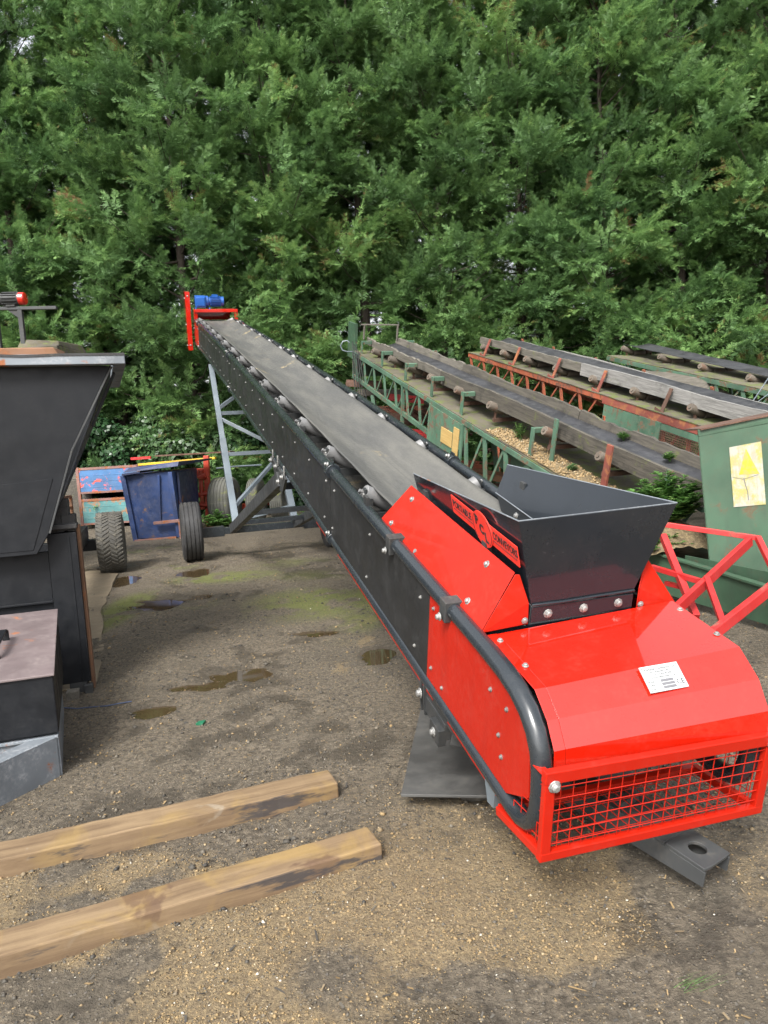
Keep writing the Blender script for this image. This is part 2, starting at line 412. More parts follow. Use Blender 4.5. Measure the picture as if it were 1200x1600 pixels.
def masks(x, y):
    n = fbm(x*2.1, y*2.1, 5, 21); n2 = fbm(x*6, y*6, 4, 33); n3 = fbm(x*.8, y*.8, 3, 55)
    g = sstep(3.3, 2.25, y+.5*(n3-.5)*2)*sstep(.30, .54, n+.2*(n2-.5))
    g = np.maximum(g, sstep(3.0, 2.5, y)*sstep(-.3, -.75, x)*sstep(.33, .52, n))
    g = g*(1-.8*np.exp(-(((x+.22)/.16)**2+((y-2.02)/.14)**2)))*(1-.7*np.exp(-(((x-1.2)/.25)**2+((y-2.05)/.3)**2)))
    for px, py, rr in ((-.12,5.6,.28),(-.2,6.2,.2),(-.35,4.95,.16),(-2.5,5.2,.2)):
        g = np.maximum(g, .8*np.exp(-((x-px)**2+(y-py)**2)/rr**2)*sstep(.45, .62, n2))
    m = 0*x
    for px, py, rx, ry, a in ((-2.62,7.2,.26,1.0,1.),(-2.6,6.3,.2,.4,.7),(-1.9,8.7,.7,.45,1.),(-2.0,7.2,.5,.4,.5),(-.60,7.0,.8,.8,1.),(-.25,6.2,.3,.5,.7),(-1.3,9.4,.9,.5,.5),(-.9,8.4,.8,.5,.5),(-.35,5.6,.35,.3,.3),(-2.75,9.6,.4,.3,.6),(-3.7,11.5,1.2,.6,.5),(1.3,2.55,.3,.2,.2)):
        m = np.maximum(m, a*np.exp(-(((x-px)/rx)**2+((y-py)/ry)**2)))
    m = m*sstep(.28, .52, n*.5+n2*.5)
    mud = sstep(.50, .66, fbm(x*1.3+9, y*1.3, 4, 71)*.6+n2*.4)
    mud = np.maximum(mud, .8*np.exp(-(((x-.35)/.35)**2+((y-2.95)/.4)**2))*sstep(.35,.55,n2))  # dark patch around the tail cage, carried in the same mask
    for px, py, rx, ry in PUD:
        d2 = ((x-px)/rx)**2 + ((y-py)/ry)**2; mud = np.maximum(mud, np.exp(-d2*.45))
    return np.clip(g,0,1), np.clip(m,0,1), np.clip(mud,0,1)

def axis(lo, hi, step, far):
    a = list(np.arange(lo, hi+1e-6, step)); st = step; p = hi
    while p < far: st *= 1.22; p += st; a.append(p)
    st = step; p = lo
    while p > -far: st *= 1.22; p -= st; a.insert(0, p)
    return np.array(a)
gx = axis(-4.6, 3.4, .04, 900); gy = axis(1.5, 11.5, .045, 900)
X, Y = np.meshgrid(gx, gy); Z = ground_h(X, Y)
nx, ny = len(gx), len(gy)
me = bpy.data.meshes.new('ground')
idx = np.arange(nx*ny).reshape(ny, nx)
quads = np.stack([idx[:-1,:-1], idx[:-1,1:], idx[1:,1:], idx[1:,:-1]], -1).reshape(-1, 4)
me.vertices.add(nx*ny); me.vertices.foreach_set('co', np.stack([X,Y,Z],-1).astype(np.float32).ravel())
me.loops.add(quads.size); me.loops.foreach_set('vertex_index', quads.astype(np.int32).ravel())
me.polygons.add(len(quads)); me.polygons.foreach_set('loop_start', np.arange(0, quads.size, 4, dtype=np.int32))
me.polygons.foreach_set('use_smooth', np.ones(len(quads), dtype=bool)); me.update()
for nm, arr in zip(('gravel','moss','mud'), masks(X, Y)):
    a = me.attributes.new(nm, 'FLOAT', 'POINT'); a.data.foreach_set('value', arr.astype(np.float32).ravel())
def mk_ground():
    t = NT('yard_ground'); g = t.node('ShaderNodeNewGeometry'); p = g.outputs['Position']
    f1 = t.noise(p, 38, 8, .72); f2 = t.noise(p, 7, 6, .65); f3 = t.noise(p, 1.3, 5, .6); f4 = t.noise(p, 140, 4, .7)
    c = t.mix(t.ramp(f1, .32, .68), (.040,.032,.022), (.192,.158,.114))
    c = t.mix(t.ramp(f2, .35, .7, 0, .42), c, (.100,.083,.060))
    c = t.mix(t.ramp(f3, .45, .66, 0, .5), c, (.078,.066,.048))
    vc = t.node('ShaderNodeTexVoronoi'); t.link(p, vc.inputs['Vector']); vc.inputs['Scale'].default_value = 95
    sp = t.node('ShaderNodeSeparateColor'); t.link(vc.outputs['Color'], sp.inputs[0])
    stone = t.math('MULTIPLY', t.ramp(sp.outputs[0], .80, .9), t.ramp(vc.outputs['Distance'], .55, .35))
    c = t.mix(t.math('MULTIPLY', stone, .65), c, t.mix(sp.outputs[1], (.36,.30,.21), (.17,.16,.15)))
    gr = t.attr('gravel').outputs['Fac']; mo = t.attr('moss').outputs['Fac']; mu = t.attr('mud').outputs['Fac']
    gm = t.ramp(t.math('ADD', gr, t.math('MULTIPLY', t.math('SUBTRACT', f1, .5), .9)), .25, .75)
    gc = t.mix(sp.outputs[2], (.285,.215,.118), (.155,.115,.068)); gc = t.mix(t.ramp(f4, .3, .6, .6, 0), gc, (.07,.05,.03))
    c = t.mix(t.math('MULTIPLY', gm, .9), c, gc)
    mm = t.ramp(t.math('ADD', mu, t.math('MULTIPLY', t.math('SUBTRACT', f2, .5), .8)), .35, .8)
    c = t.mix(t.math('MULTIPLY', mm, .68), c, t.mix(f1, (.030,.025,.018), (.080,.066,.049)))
    om = t.ramp(t.math('ADD', mo, t.math('MULTIPLY', t.math('SUBTRACT', f1, .5), .9)), .2, .8)
    c = t.mix(t.math('MULTIPLY', om, .8), c, t.mix(f4, (.070,.085,.018), (.165,.185,.04)))
    rg = t.math('SUBTRACT', .88, t.math('MULTIPLY', mm, .38))
    t.set(Base_Color=c, Roughness=rg, Specular_IOR_Level=.4)
    hgt = t.math('ADD', t.math('MULTIPLY', f1, 1.1), t.math('ADD', t.math('MULTIPLY', f4, .5), t.math('MULTIPLY', stone, .6)))
    t.bump(hgt, 1., .018); return t.mat
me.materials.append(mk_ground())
o = bpy.data.objects.new('ground', me); COL.objects.link(o); o['kind'] = 'structure'

# puddles: still brown water lying in the hollows
def mk_water():
    t = NT('puddle_water'); p = t.node('ShaderNodeNewGeometry').outputs['Position']
    t.set(Base_Color=t.mix(t.noise(p, 5, 4), (.040,.027,.013), (.060,.042,.022)), Roughness=.03, Specular_IOR_Level=.6); return t.mat
wm = mk_water()
for ip, (px, py, rx, ry) in enumerate(PUD):
    b = MB(); n = 28
    b.add([(px+rx*1.5*math.cos(2*math.pi*k/n), py+ry*1.5*math.sin(2*math.pi*k/n), -.0058-.0005*ip) for k in range(n)], [tuple(range(n))])
    b.build('puddle', wm)['kind'] = 'structure'

def gz(x, y): return float(ground_h(np.array([x]), np.array([y]))[0])

# loose stones: nobody could count them
def stones(name, P, rad, col, mat, parent=None, flat=.7):
    n = len(P); base = np.array([(1,0,0),(0,1,0),(-1,0,0),(0,-1,0),(0,0,1),(0,0,-1)], float)
    T = base[None]*(1+.55*(rng.random((n,6,1))-.5)); T = T*rad[:,None,None]*(1+.5*(rng.random((n,1,3))-.5)); T[:,:,2] *= flat
    a = rng.random(n)*6.28; ca, sa = np.cos(a), np.sin(a)
    tx = T[:,:,0]*ca[:,None]-T[:,:,1]*sa[:,None]; ty = T[:,:,0]*sa[:,None]+T[:,:,1]*ca[:,None]
    VV = np.stack([tx,ty,T[:,:,2]],-1)+P[:,None,:]
    fb = np.array([(0,1,4),(1,2,4),(2,3,4),(3,0,4),(1,0,5),(2,1,5),(3,2,5),(0,3,5)])
    FF = (fb[None]+6*np.arange(n)[:,None,None]).reshape(-1,3)
    return rawmesh(name, VV.reshape(-1,3), FF, mat, np.repeat(col, 6), 'tint', parent)
def rawmesh(name, VV, FF, mat, val=None, attr='tint', parent=None):
    me = bpy.data.meshes.new(name)
    me.vertices.add(len(VV)); me.vertices.foreach_set('co', VV.astype(np.float32).ravel())
    k = FF.shape[1]
    me.loops.add(FF.size); me.loops.foreach_set('vertex_index', FF.astype(np.int32).ravel())
    me.polygons.add(len(FF)); me.polygons.foreach_set('loop_start', np.arange(0, FF.size, k, dtype=np.int32)); me.update()
    if val is not None:
        a = me.attributes.new(attr, 'FLOAT', 'POINT'); a.data.foreach_set('value', val.astype(np.float32))
    a = me.attributes.new('lc', 'FLOAT_VECTOR', 'POINT'); a.data.foreach_set('vector', VV.astype(np.float32).ravel())
    me.materials.append(mat)
    o = bpy.data.objects.new(name, me); COL.objects.link(o)
    if parent: o.parent = parent
    return o
def mk_stone():
    t = NT('loose_stone'); a = t.attr('tint').outputs['Fac']; cr = t.node('ShaderNodeValToRGB'); t.link(a, cr.inputs[0])
    cr.color_ramp.interpolation = 'LINEAR'; el = cr.color_ramp.elements
    for q in range(4): el.new(.5)
    for e, (pos, c) in zip(el, [(0,(.035,.032,.027)),(.35,(.11,.095,.072)),(.55,(.20,.138,.064)),(.8,(.265,.185,.09)),(.93,(.31,.255,.165)),(1,(.42,.39,.33))]): e.position = pos; e.color = (*c,1)
    t.set(Base_Color=cr.outputs[0], Roughness=.75); return t.mat
M['stone'] = mk_stone()
N = 430000
sx = rng.uniform(-2.4, 2.6, N); sy = 1.6 + 4.6*rng.random(N)**1.7
g, m_, mu = masks(sx, sy)
keep = rng.random(N) < (.10 + .42*g**1.3)*(1-.5*mu*(g < .4))
sx, sy, g = sx[keep], sy[keep], g[keep]
rad = np.clip(.0019*np.exp(.45*rng.standard_normal(len(sx))), .0011, .007)*(1+.25*g); big = rng.random(len(sx)) < .006; rad[big] *= 1.9
ctint = np.clip(np.where(rng.random(len(sx)) < .2+.6*g, rng.normal(.62, .15, len(sx)), rng.normal(.28, .18, len(sx))), 0, .93); ctint[rng.random(len(sx)) < .012] = 1; ctint[big] = np.minimum(ctint[big], .5)
o = stones('gravel', np.stack([sx, sy, ground_h(sx, sy)+rad*.25], -1), rad, ctint, M['stone']); o['kind'] = 'stuff'
N = 60000
sx = rng.uniform(-4.5, 3., N); sy = 2.6+9.5*rng.random(N)**1.3; rad = np.clip(.0034*np.exp(.55*rng.standard_normal(N)), .0018, .014)
o = stones('gravel', np.stack([sx, sy, ground_h(sx, sy)+rad*.2], -1), rad, np.clip(rng.normal(.28, .22, N), 0, 1), M['stone']); o['kind'] = 'stuff'
# dark mud clods kicked up where machines have turned
N = 5200
sx = rng.uniform(-2.3, 2.2, N); sy = 1.7+6.5*rng.random(N)**1.4; cl = fbm(sx*1.6+4, sy*1.6, 4, 123); k = cl > .53; sx, sy = sx[k], sy[k]
rad = np.clip(.0062*np.exp(.5*rng.standard_normal(len(sx))), .003, .022)
o = stones('mud', np.stack([sx, sy, ground_h(sx, sy)+rad*.15], -1), rad, np.clip(rng.normal(.06, .06, len(sx)), 0, .3), M['stone'], flat=.55); o['kind'] = 'stuff'
# bark crumbs, twigs and mud clods
vs = []; fs = []; tv = []
for i in range(1500):
    x = random.uniform(-2.2, 2.2); y = 1.75+6*random.random()**1.6; a = random.random()*6.28; L = random.uniform(.012,.05)*(2.2 if random.random() < .06 else 1); wd = random.uniform(.0015,.004)
    z = gz(x,y)+.004; dx, dy = math.cos(a)*L/2, math.sin(a)*L/2; ox, oy = -math.sin(a)*wd, math.cos(a)*wd; k = len(vs); b_ = random.uniform(-.4,.4)*L
    vs += [(x-dx-ox,y-dy-oy,z),(x-dx+ox,y-dy+oy,z),(x+ox+oy*b_*90,y+oy+b_*.3,z+.006),(x-ox,y-oy+b_*.3,z+.006),(x+dx,y+dy,z)]
    fs += [(k,k+1,k+2,k+3)]; fs += [(k+3,k+2,k+4,k+4)]; tv += [random.choice((.02,.1,.2,.45,.62))]*5
fs = [f for f in fs if len(set(f)) == 4]
o = rawmesh('litter', np.array(vs), np.array(fs), M['stone'], np.array(tv)); o['kind'] = 'stuff'

# ------------------------------------------------------------------ lettering
def letters(text, size, origin, xdir, ydir, mat, parent, name='lettering', depth=.0012, align='LEFT', bold=0, squash=1.0):
    cu = bpy.data.curves.new('txt', 'FONT'); cu.body = text; cu.size = size; cu.extrude = depth; cu.align_x = align; cu.offset = bold; cu.resolution_u = 3
    ob = bpy.data.objects.new('txt', cu); COL.objects.link(ob)
    dg = bpy.context.evaluated_depsgraph_get(); me = bpy.data.meshes.new_from_object(ob.evaluated_get(dg))
    bpy.data.objects.remove(ob); bpy.data.curves.remove(cu)
    xd = V(xdir).normalized(); yd = V(ydir).normalized(); zd = xd.cross(yd); off = WORLD.get(parent.name, Vector())
    for v in me.vertices:
        v.co = V(origin) + xd*(v.co.x*squash) + yd*v.co.y + zd*v.co.z - off
    a = me.attributes.new('lc', 'FLOAT_VECTOR', 'POINT')
    for i, v in enumerate(me.vertices): a.data[i].vector = v.co
    me.materials.clear(); me.materials.append(mat)
    o = bpy.data.objects.new(name, me); COL.objects.link(o); o.parent = parent; WORLD[o.name] = off
    return o

# ------------------------------------------------------------------ the new red and black conveyor
FC = Frame((-.098, 5.157, 1.512), (-.283, .926, .251), sag=.00136)
def dirv(fr, x, y, z): return fr.b*x + fr.a*y + fr.n*z
conv = thing('belt_conveyor', 'new long belt conveyor, black tube frame with red tail hood and head', 'conveyor', tuple(FC(0,-2.6,0) - Vector((0,0,FC(0,-2.6,0).z))))
XL, XR, YH = -.385, .395, 10.75

def loop(x):
    pts = [(x, y, 0) for y in np.linspace(YH, -2.70, 30)]
    pts += [(x,-2.82,.0),(x,-2.93,-.004),(x,-3.02,-.018),(x,-3.09,-.045),(x,-3.14,-.082),(x,-3.175,-.13),(x,-3.195,-.19),(x,-3.203,-.26),(x,-3.203,-.32),(x,-3.193,-.365),(x,-3.165,-.402),(x,-3.12,-.425),(x,-3.06,-.434),(x,-2.96,-.435)]
    rs = [.0315]*30 + [.033]*10 + [.033,.033,.032,.030]
    pts += [(x, y, -.435) for y in np.linspace(-2.8, YH, 30)]; rs += [.028]*30
    return pts, rs
for x in (XL, XR):
    b = MB(FC); pts, rs = loop(x); b.path(pts, rs, 14); b.build('frame_tube', M['tube'], conv)
# side panels bolted between the tubes
def panel(poly, x, mat, bolts):
    b = MB(FC); b.prism([(x-.002, y, z) for y, z in poly], (.004, 0, 0)); b.m = 1
    sgn = -1 if x < 0 else 1
    for y, z in bolts: b.bolt((x+sgn*.002, y, z), (sgn, 0, 0), .0062, .007)
    return b.build('side_panel', [mat, M['bolt']], conv)
seams = [-2.285, -.61, 2.05, 4.7, 7.3, 9.55]
for x in (XL-.012, XR+.012):
    panel([(-2.285,-.03),(-2.93,-.028),(-3.04,-.05),(-3.135,-.105),(-3.160,-.312),(-3.02,-.405),(-2.285,-.405)], x, M['redp'],
          [(-2.33,-.07),(-2.33,-.34),(-2.45,-.36),(-2.86,-.11),(-2.98,-.11),(-2.97,-.30),(-2.94,-.235)])
    for i in range(5):
        y0, y1 = seams[i]+.003, seams[i+1]-.003
        ns = max(2, int((y1-y0)/.42)); ys = np.linspace(y0+.1, y1-.1, ns)
        ny_ = 8; top = [(y, -.028) for y in np.linspace(y0, y1, ny_)]; bot = [(y, -.408) for y in np.linspace(y1, y0, ny_)]
        panel(top+bot, x, M['panel'], [(y+.0, -.09) for y in ys] + [(y+.05, -.345) for y in ys])
    panel([(9.553,-.025),(YH,-.025),(YH,-.41),(9.553,-.41)], x, M['redp'], [(9.7,-.1),(9.7,-.33),(10.5,-.1)])
# red guard sheets under the return belt
for y0, y1 in ((-2.95,-2.52),(-2.36,-.78),(-.55,-.2)):
    b = MB(FC); b.box(XL-.012, XR+.012, y0, y1, -.475, -.470); b.box(XL-.014, XL-.008, y0, y1, -.475, -.44); b.build('under_guard', M['redp'], conv)
# pipe couplings and clamp blocks
def coupling(x, y, z, r):
    b = MB(FC); b.path([(x,y-.028,z),(x,y+.028,z)], r*1.35, 16); b.box(x-.004, x+.004, y-.03, y+.03, z+r, z+r+.03); b.m = 1
    b.bolt((x-r*.8, y, z+r*1.2), (-1,0,.3), .011, .02); b.build('coupling', [M['tube'], M['bolt']], conv, .003)
for x in (XL, XR):
    for y in (-.60, 4.72, 9.5): coupling(x, y, 0, .035); coupling(x, y, -.435, .030)
for x, s in ((XL,-1),(XR,1)):
    for y in (-1.80, -2.47):
        b = MB(FC); b.box(x-.038, x+.038, y-.030, y+.030, -.046, .037)
        b.m = 1
        b.bolt((x+s*.047, y, -.03), (s,0,0), .012, .014); b.build('clamp', [M['steel'], M['bolt']], conv, .004)
    b = MB(FC); b.box(x-.008, x+.008, -1.36, -1.30, .02, .075); b.build('lug', M['steel'], conv)

# belt: troughed carrying run, head wrap and flat return
prof = [(-.272,.052),(-.25,.043),(-.19,.012),(-.13,-.018),(-.09,-.026),(0,-.028),(.09,-.026),(.13,-.018),(.19,.012),(.255,.043),(.282,.052)]
b = MB(FC); ys = list(np.linspace(-2.75, 10.45, 70)); m = len(prof); vs = []
for y in ys:
    q = 1 - .75*max(0, (y-9.8)/.65) if y > 9.8 else 1.0
    lo = .075*min(1, max(0, (-1.7-y)/.6)); q = q if y > -1.7 else max(.1, 1-(-1.7-y)/.6)
    wav = .004*math.sin(y*7.2)
    for x, z in prof: vs.append((x+.004*math.sin(y*1.3), y, z*q + wav*abs(x)*3 - .004 - lo))
for k in range(1, 12):
    t = math.pi*k/11; 
    for x, z in prof: vs.append((x, 10.5+.16*math.sin(t)*1.0, -.16+.165*math.cos(t)))
for y in np.linspace(10.3, -2.9, 20):
    for x, z in prof: vs.append((x, y, -.33))
for k in range(0, 8):
    t = math.pi*k/7
    for x, z in prof: vs.append((x, -2.95-.12*math.sin(t), -.2-.12*math.cos(t)))
n = len(vs)//m
b.add(vs, [(k*m+i, k*m+i+1, (k+1)*m+i+1, (k+1)*m+i) for k in range(n-1) for i in range(m-1)], True)
o = b.build('belt', M['belt'], conv); sd = o.modifiers.new('thick', 'SOLIDIFY'); sd.thickness = .007; sd.offset = -1
# idler sets
ybase = FC(0,0,0)
for k in range(15):
    y = -2.0 + .88*k
    b = MB(FC); b.beam((XL+.02, y, -.12), (XR-.02, y, -.12), .04, .05, (0,0,1))
    for s in (-1, 1):
        xo = XL if s < 0 else XR
        b.box(min(xo-s*.02, xo-s*.09), max(xo-s*.02, xo-s*.09), y-.035, y+.03, -.045, -.035+.03); b.beam((xo-s*.06, y, -.12), (xo-s*.055, y, .045), .012, .045, (0,1,0))
        b.beam((xo-s*.02, y+.25, -.04), (xo-s*.02, y+.42, -.40), .02, .02)
        b.beam((s*.125, y, -.12), (s*.125, y, -.06), .012, .04, (0,1,0))
    b.m = 1
    for s in (-1, 1):
        xo = XL if s < 0 else XR; b.bolt((xo-s*.05, y+.01, .0), (0,0,1), .010, .014); b.bolt((xo-s*.012, y+.06, -.09), (-s,0,0), .012, .014)
    idl = b.build('idler', [M['steel'], M['bolt']], conv)
    for x0, z0, x1, z1 in ((-.332,.018,-.128,-.090), (-.112,-.092,.112,-.092), (.342,.018,.128,-.090)):
        p0 = V(x0,y+.02,z0); p1 = V(x1,y+.02,z1); dd = (p1-p0).normalized()
        b = MB(FC); b.path([p0, p0+dd*.004, p1-dd*.004, p1], [.040,.046,.046,.040], 16); b.path([p0-dd*.03, p1+dd*.012], .010, 8)
        b.build('roller', M['roller'], idl)
# head and tail drums
b = MB(FC); b.path([(-.30,10.5,-.16),(.30,10.5,-.16)], .155, 24); b.path([(-.42,10.5,-.16),(.44,10.5,-.16)], .03, 10); b.build('drum', M['steel'], conv)
b = MB(FC); b.path([(-.30,-2.95,-.2),(.30,-2.95,-.2)], .112, 24); b.path([(XL,-2.95,-.2),(XR,-2.95,-.2)], .022, 10)
for k in range(12):
    a = k*math.pi/6; b.beam((-.30,-2.95+.112*math.cos(a),-.2+.112*math.sin(a)), (.30,-2.95+.112*math.cos(a),-.2+.112*math.sin(a)), .012, .02)
b.build('drum', M['void'], conv)
for x in (XL+.03, XR-.03):
    b = MB(FC); b.path([(x,-3.02,-.16),(x,-2.86,-.16)], .03, 10); b.box(x-.02,x+.02,-3.0,-2.85,-.28,-.1); b.build('bearing', M['steel'], conv)
b = MB(FC); b.beam((XR-.12,-3.10,-.17),(XR-.12,-3.1,-.30),.025,.012); b.beam((XR-.12,-3.1,-.30),(XR-.2,-3.08,-.28),.025,.012); b.build('latch', M['yellow'], conv)
b = MB(FC); b.beam((XL+.03,-2.80,-.40),(XR-.03,-2.80,-.40),.05,.07); b.beam((XL+.03,-2.5,-.42),(XR-.03,-2.5,-.42),.05,.05); b.build('cross_beam', M['tube'], conv)

# red tail hood, folded sheet
hp = [(-2.712,.008),(-3.055,.003),(-3.141,-.052),(-3.197,-.122),(-3.206,-.186)]
def folded(prof, x0, x1, lift=0, t=.003, rlift=0, raw=False):
    out = []
    for i, (y, z) in enumerate(prof):
        a = V(0, *prof[max(i-1,0)]); c = V(0, *prof[min(i+1,len(prof)-1)]); d = (c-a).normalized(); nn = Vector((0, d.z, -d.y)); nn = nn if nn.z > 0 or nn.y < 0 else -nn
        out.append((y+nn.y*lift, z+nn.z*lift, y+nn.y*(lift-t), z+nn.z*(lift-t)))
    n = len(out); vs = []; o2 = out if not rlift else folded(prof, x0, x1, lift+rlift, t, raw=True)
    if raw: return out
    for (y, z, yi, zi), (y2, z2, yi2, zi2) in zip(out, o2): vs += [(x0,y,z),(x1,y2,z2),(x1,yi2,zi2),(x0,yi,zi)]
    fs = []
    for i in range(n-1):
        a = 4*i; c = 4*i+4
        fs += [(a,a+1,c+1,c),(a+2,a+3,c+3,c+2),(a+1,a+2,c+2,c+1),(a+3,a,c,c+3)]
    fs += [(3,2,1,0),(4*n-4,4*n-3,4*n-2,4*n-1)]
    return vs, fs
b = MB(FC); b.add(*folded(hp, -.312, .412, rlift=.032)); b.add(*folded(hp, -.352, -.3135, .0012)); b.m = 1
for x, y in ((-.325,-2.76),(-.318,-2.93),(.393,-2.78),(.395,-2.97)): b.bolt((x,y,.008 if x < 0 else .037), (0,0,1), .008, .008)
hood = b.build('hood', [M['red'], M['bolt']], conv, .0035, 3)
# maker's plate on the hood
pn = (V(0,-3.055,.003)-V(0,-3.141,-.052)).normalized(); pc = V(.082,-3.1025,-.0025)
nn = Vector((0, -pn.z, pn.y)); nn = nn if nn.z > 0 else -nn
w_, h_ = .142, .088
def hpt(x, y): return FC(*(pc + Vector((1,0,0))*x + pn*y + nn*.0062))
b = MB(FC)
b.hexa(*[[tuple(pc+Vector((sx*w_/2,0,0))+pn*(sy*h_/2)+nn*l) for sx,sy in ((-1,-1),(1,-1),(1,1),(-1,1))] for l in (.002,.0058)]); b.m = 1
for sx in (-1,1):
    for sy in (-1,1): b.bolt(tuple(pc+Vector((sx*(w_/2-.006),0,0))+pn*(sy*(h_/2-.006))+nn*.0058), tuple(nn), .0022, .002)
b.m = 2
for i, yy in enumerate((-.010,-.0215,-.033)): b.hexa(*[[tuple(pc+Vector((xx,0,0))+pn*(yy+dy)+nn*l) for xx,dy in ((-.018,-.0045),(.030,-.0045),(.030,.0045),(-.018,.0045))] for l in (.0056,.0062)])
plate = b.build('data_plate', [M['white'], M['bolt'], M['greyink']], hood)
xd = dirv(FC,1,0,0); yd = dirv(FC,0,pn.y,pn.z)
letters('Portable Conveyors Ltd.', .0118, hpt(0,.0285), xd, yd, M['ink'], plate, depth=.0003, align='CENTER')
letters('WOLVERHAMPTON U.K', .0078, hpt(0,.019), xd, yd, M['ink'], plate, depth=.0003, align='CENTER')
letters('TEL : (01902) 861898', .0078, hpt(0,.010), xd, yd, M['ink'], plate, depth=.0003, align='CENTER')
letters('www.portableconveyors.co.uk', .0072, hpt(0,.001), xd, yd, M['ink'], plate, depth=.0003, align='CENTER')
for tx, yy in (('MODEL',-.0125),('SERIAL No',-.024),('YEAR',-.0355)): letters(tx, .0072, hpt(-.064,yy), xd, yd, M['ink'], plate, depth=.0003)
letters('CE', .024, hpt(.036,-.030), xd, yd, M['ink'], plate, depth=.0003)

# red mesh guard over the tail drum
FLt, FLb, FRt, FRb = V(-.402,-3.262,-.150), V(-.402,-3.277,-.424), V(.418,-3.245,-.200), V(.418,-3.250,-.476)
BL, BR = V(-.402,-2.99,-.498), V(.418,-2.96,-.535)
b = MB(FC)
fn = (FRt-FLt).cross(FLb-FLt).normalized(); fn = fn if fn.y < 0 else -fn
for p, q, w in ((FLt,FRt,.040),(FLb,FRb,.030)): b.beam(p - (q-p).normalized()*.018, q + (q-p).normalized()*.018, w, .026, fn)
for p, q in ((FLt,FLb),(FRt,FRb)): b.beam(p, q, .034, .024, fn)
for p, q in ((FLb,BL),(FRb,BR),(BL,BR)): b.beam(p, q, .026, .03, (0,0,1))
for p, q in ((FLt,V(-.402,-3.19,-.16)),(FRt,V(.418,-3.17,-.19))): b.beam(p, q, .03, .006)
b.m = 1
b.bolt(FLt+fn*.014+V(.012,0,-.028), fn, .014, .014); b.bolt(FRt+fn*.014+V(.0,0,-.012), fn, .014, .014)
guard = b.build('guard', [M['redf'], M['bolt']], conv, .003)
b = MB(FC)
def lerp(a, c, t): return a+(c-a)*t
WR = .0017
nv, nh = 19, 7
for i in range(1, nv): b.path([lerp(FLt,FRt,i/nv), lerp(FLb,FRb,i/nv)], WR, 5)
for i in range(1, nh): b.path([lerp(FLt,FLb,i/nh)+fn*.004, lerp(FRt,FRb,i/nh)+fn*.004], WR, 5)
for i in range(1, nv): b.path([lerp(FLb,FRb,i/nv), lerp(BL,BR,i/nv)], WR, 5)
for i in range(1, 6): b.path([lerp(FLb,BL,i/6)+V(0,0,.004), lerp(FRb,BR,i/6)+V(0,0,.004)], WR, 5)
for A_, B_, C_ in ((FLt,FLb,BL),(FRt,FRb,BR)):
    for i in range(1, 6): t = i/6; b.path([lerp(A_,B_,t), lerp(A_,C_,t)], WR, 5)
    for i in range(1, 6): t = i/6; b.path([lerp(B_,C_,t), lerp(A_,C_,t)], WR, 5)
b.build('wire_mesh', M['redf'], guard)

# black feed hopper
def hexplate(b, p, t):
    b.plate(p, t)
f = dict(ftl=V(-.258,-2.70,.418), ftr=V(.372,-2.70,.428), btl=V(-.232,-1.60,.262), btr=V(.295,-1.535,.250),
         fbl=V(-.182,-2.70,.095), fbr=V(.238,-2.70,.100), bbl=V(-.19,-1.60,.120), bbr=V(.235,-1.555,.115))
b = MB(FC)
b.plate([f['ftl'],f['ftr'],f['fbr'],f['fbl']], .005)
e = V(.003,.003,0)
b.plate([f['ftl']+V(.003,.004,0),f['fbl']+V(.003,.004,0),f['bbl'],f['btl']], .005)
b.plate([f['ftr']+V(-.003,.004,0),f['btr'],f['bbr'],f['fbr']+V(-.003,.004,0)], .005)
b.plate([f['fbl']+V(0,.004,-.003),f['bbl']+V(0,0,-.003),V(-.19,-1.62,.04),V(-.182,-2.69,.01)], .005)
b.plate([f['fbr']+V(0,.004,-.003),V(.238,-2.69,.01),V(.235,-1.62,.04),f['bbr']+V(0,0,-.003)], .005)
b.box(-.181,.237,-2.706,-2.699,.028,.088); b.box(-.33,.37,-2.69,-2.68,-.20,.012)
b.path([(-.182,-2.706,.098),(-.06,-2.707,.096),(.08,-2.707,.100),(.238,-2.706,.102)], .006, 6)
b.m = 1
for x in (-.115,.030,.175): b.bolt((x,-2.706,.058+.012*x), (0,-1,0), .012, .012)
for y in (-1.78,-2.0): b.bolt((.238-.004,y,.07), (-1,0,0), .011, .012)
b.bolt((-.186,-2.4,.10), (-1,0,0), .014, .02); b.bolt((-.188,-1.72,.12), (-1,0,0), .014, .02)
hopper = b.build('feed_hopper', [M['hop'], M['bolt']], conv, .0012, 1)
# pale worn rim along the hopper's top edge
b = MB(FC); b.path([f['btl']+V(0,0,.001),f['ftl']+V(0,0,.001),f['ftr']+V(0,0,.001),f['btr']+V(0,0,.001)], .0028, 6); b.build('rim', M['lgrey'], hopper)
b = MB(FC); b.path([f['fbr']+V(-.006,.02,0),f['bbr']+V(-.006,0,0)], .0025, 6); b.build('weld', M['lgrey'], hopper)
# red name board on the hopper's side: on the plane of the flared plate
up_s = (f['ftl']-f['fbl']).normalized(); al_s = V(0,-1,0); al_s = (al_s - up_s*al_s.dot(up_s)).normalized(); out_s = al_s.cross(up_s)
out_s = out_s if out_s.x < 0 else -out_s
c0 = lerp(f['fbl'],f['ftl'],.58); c0 = V(c0.x, -2.400, c0.z) + out_s*.012
def dpt(a, u, l=0): return c0 + al_s*a + up_s*(u) + out_s*l
tilt = -.055
def dq(a, u, l=0): return dpt(a, u + tilt*-a*-1*0 + .045*a*0, l)
b = MB(FC)
def slab(poly, l0, l1): b.prism([dq(a,u,l0) for a,u in poly], out_s*(l1-l0))
slab([(-.305,-.040),(.285,-.040),(.285,.040),(-.305,.040)], 0, .004)
ov = [(.088*math.cos(2*math.pi*k/36), .072*math.sin(2*math.pi*k/36)) for k in range(36)]
slab(ov, .0042, .008)
b.m = 1
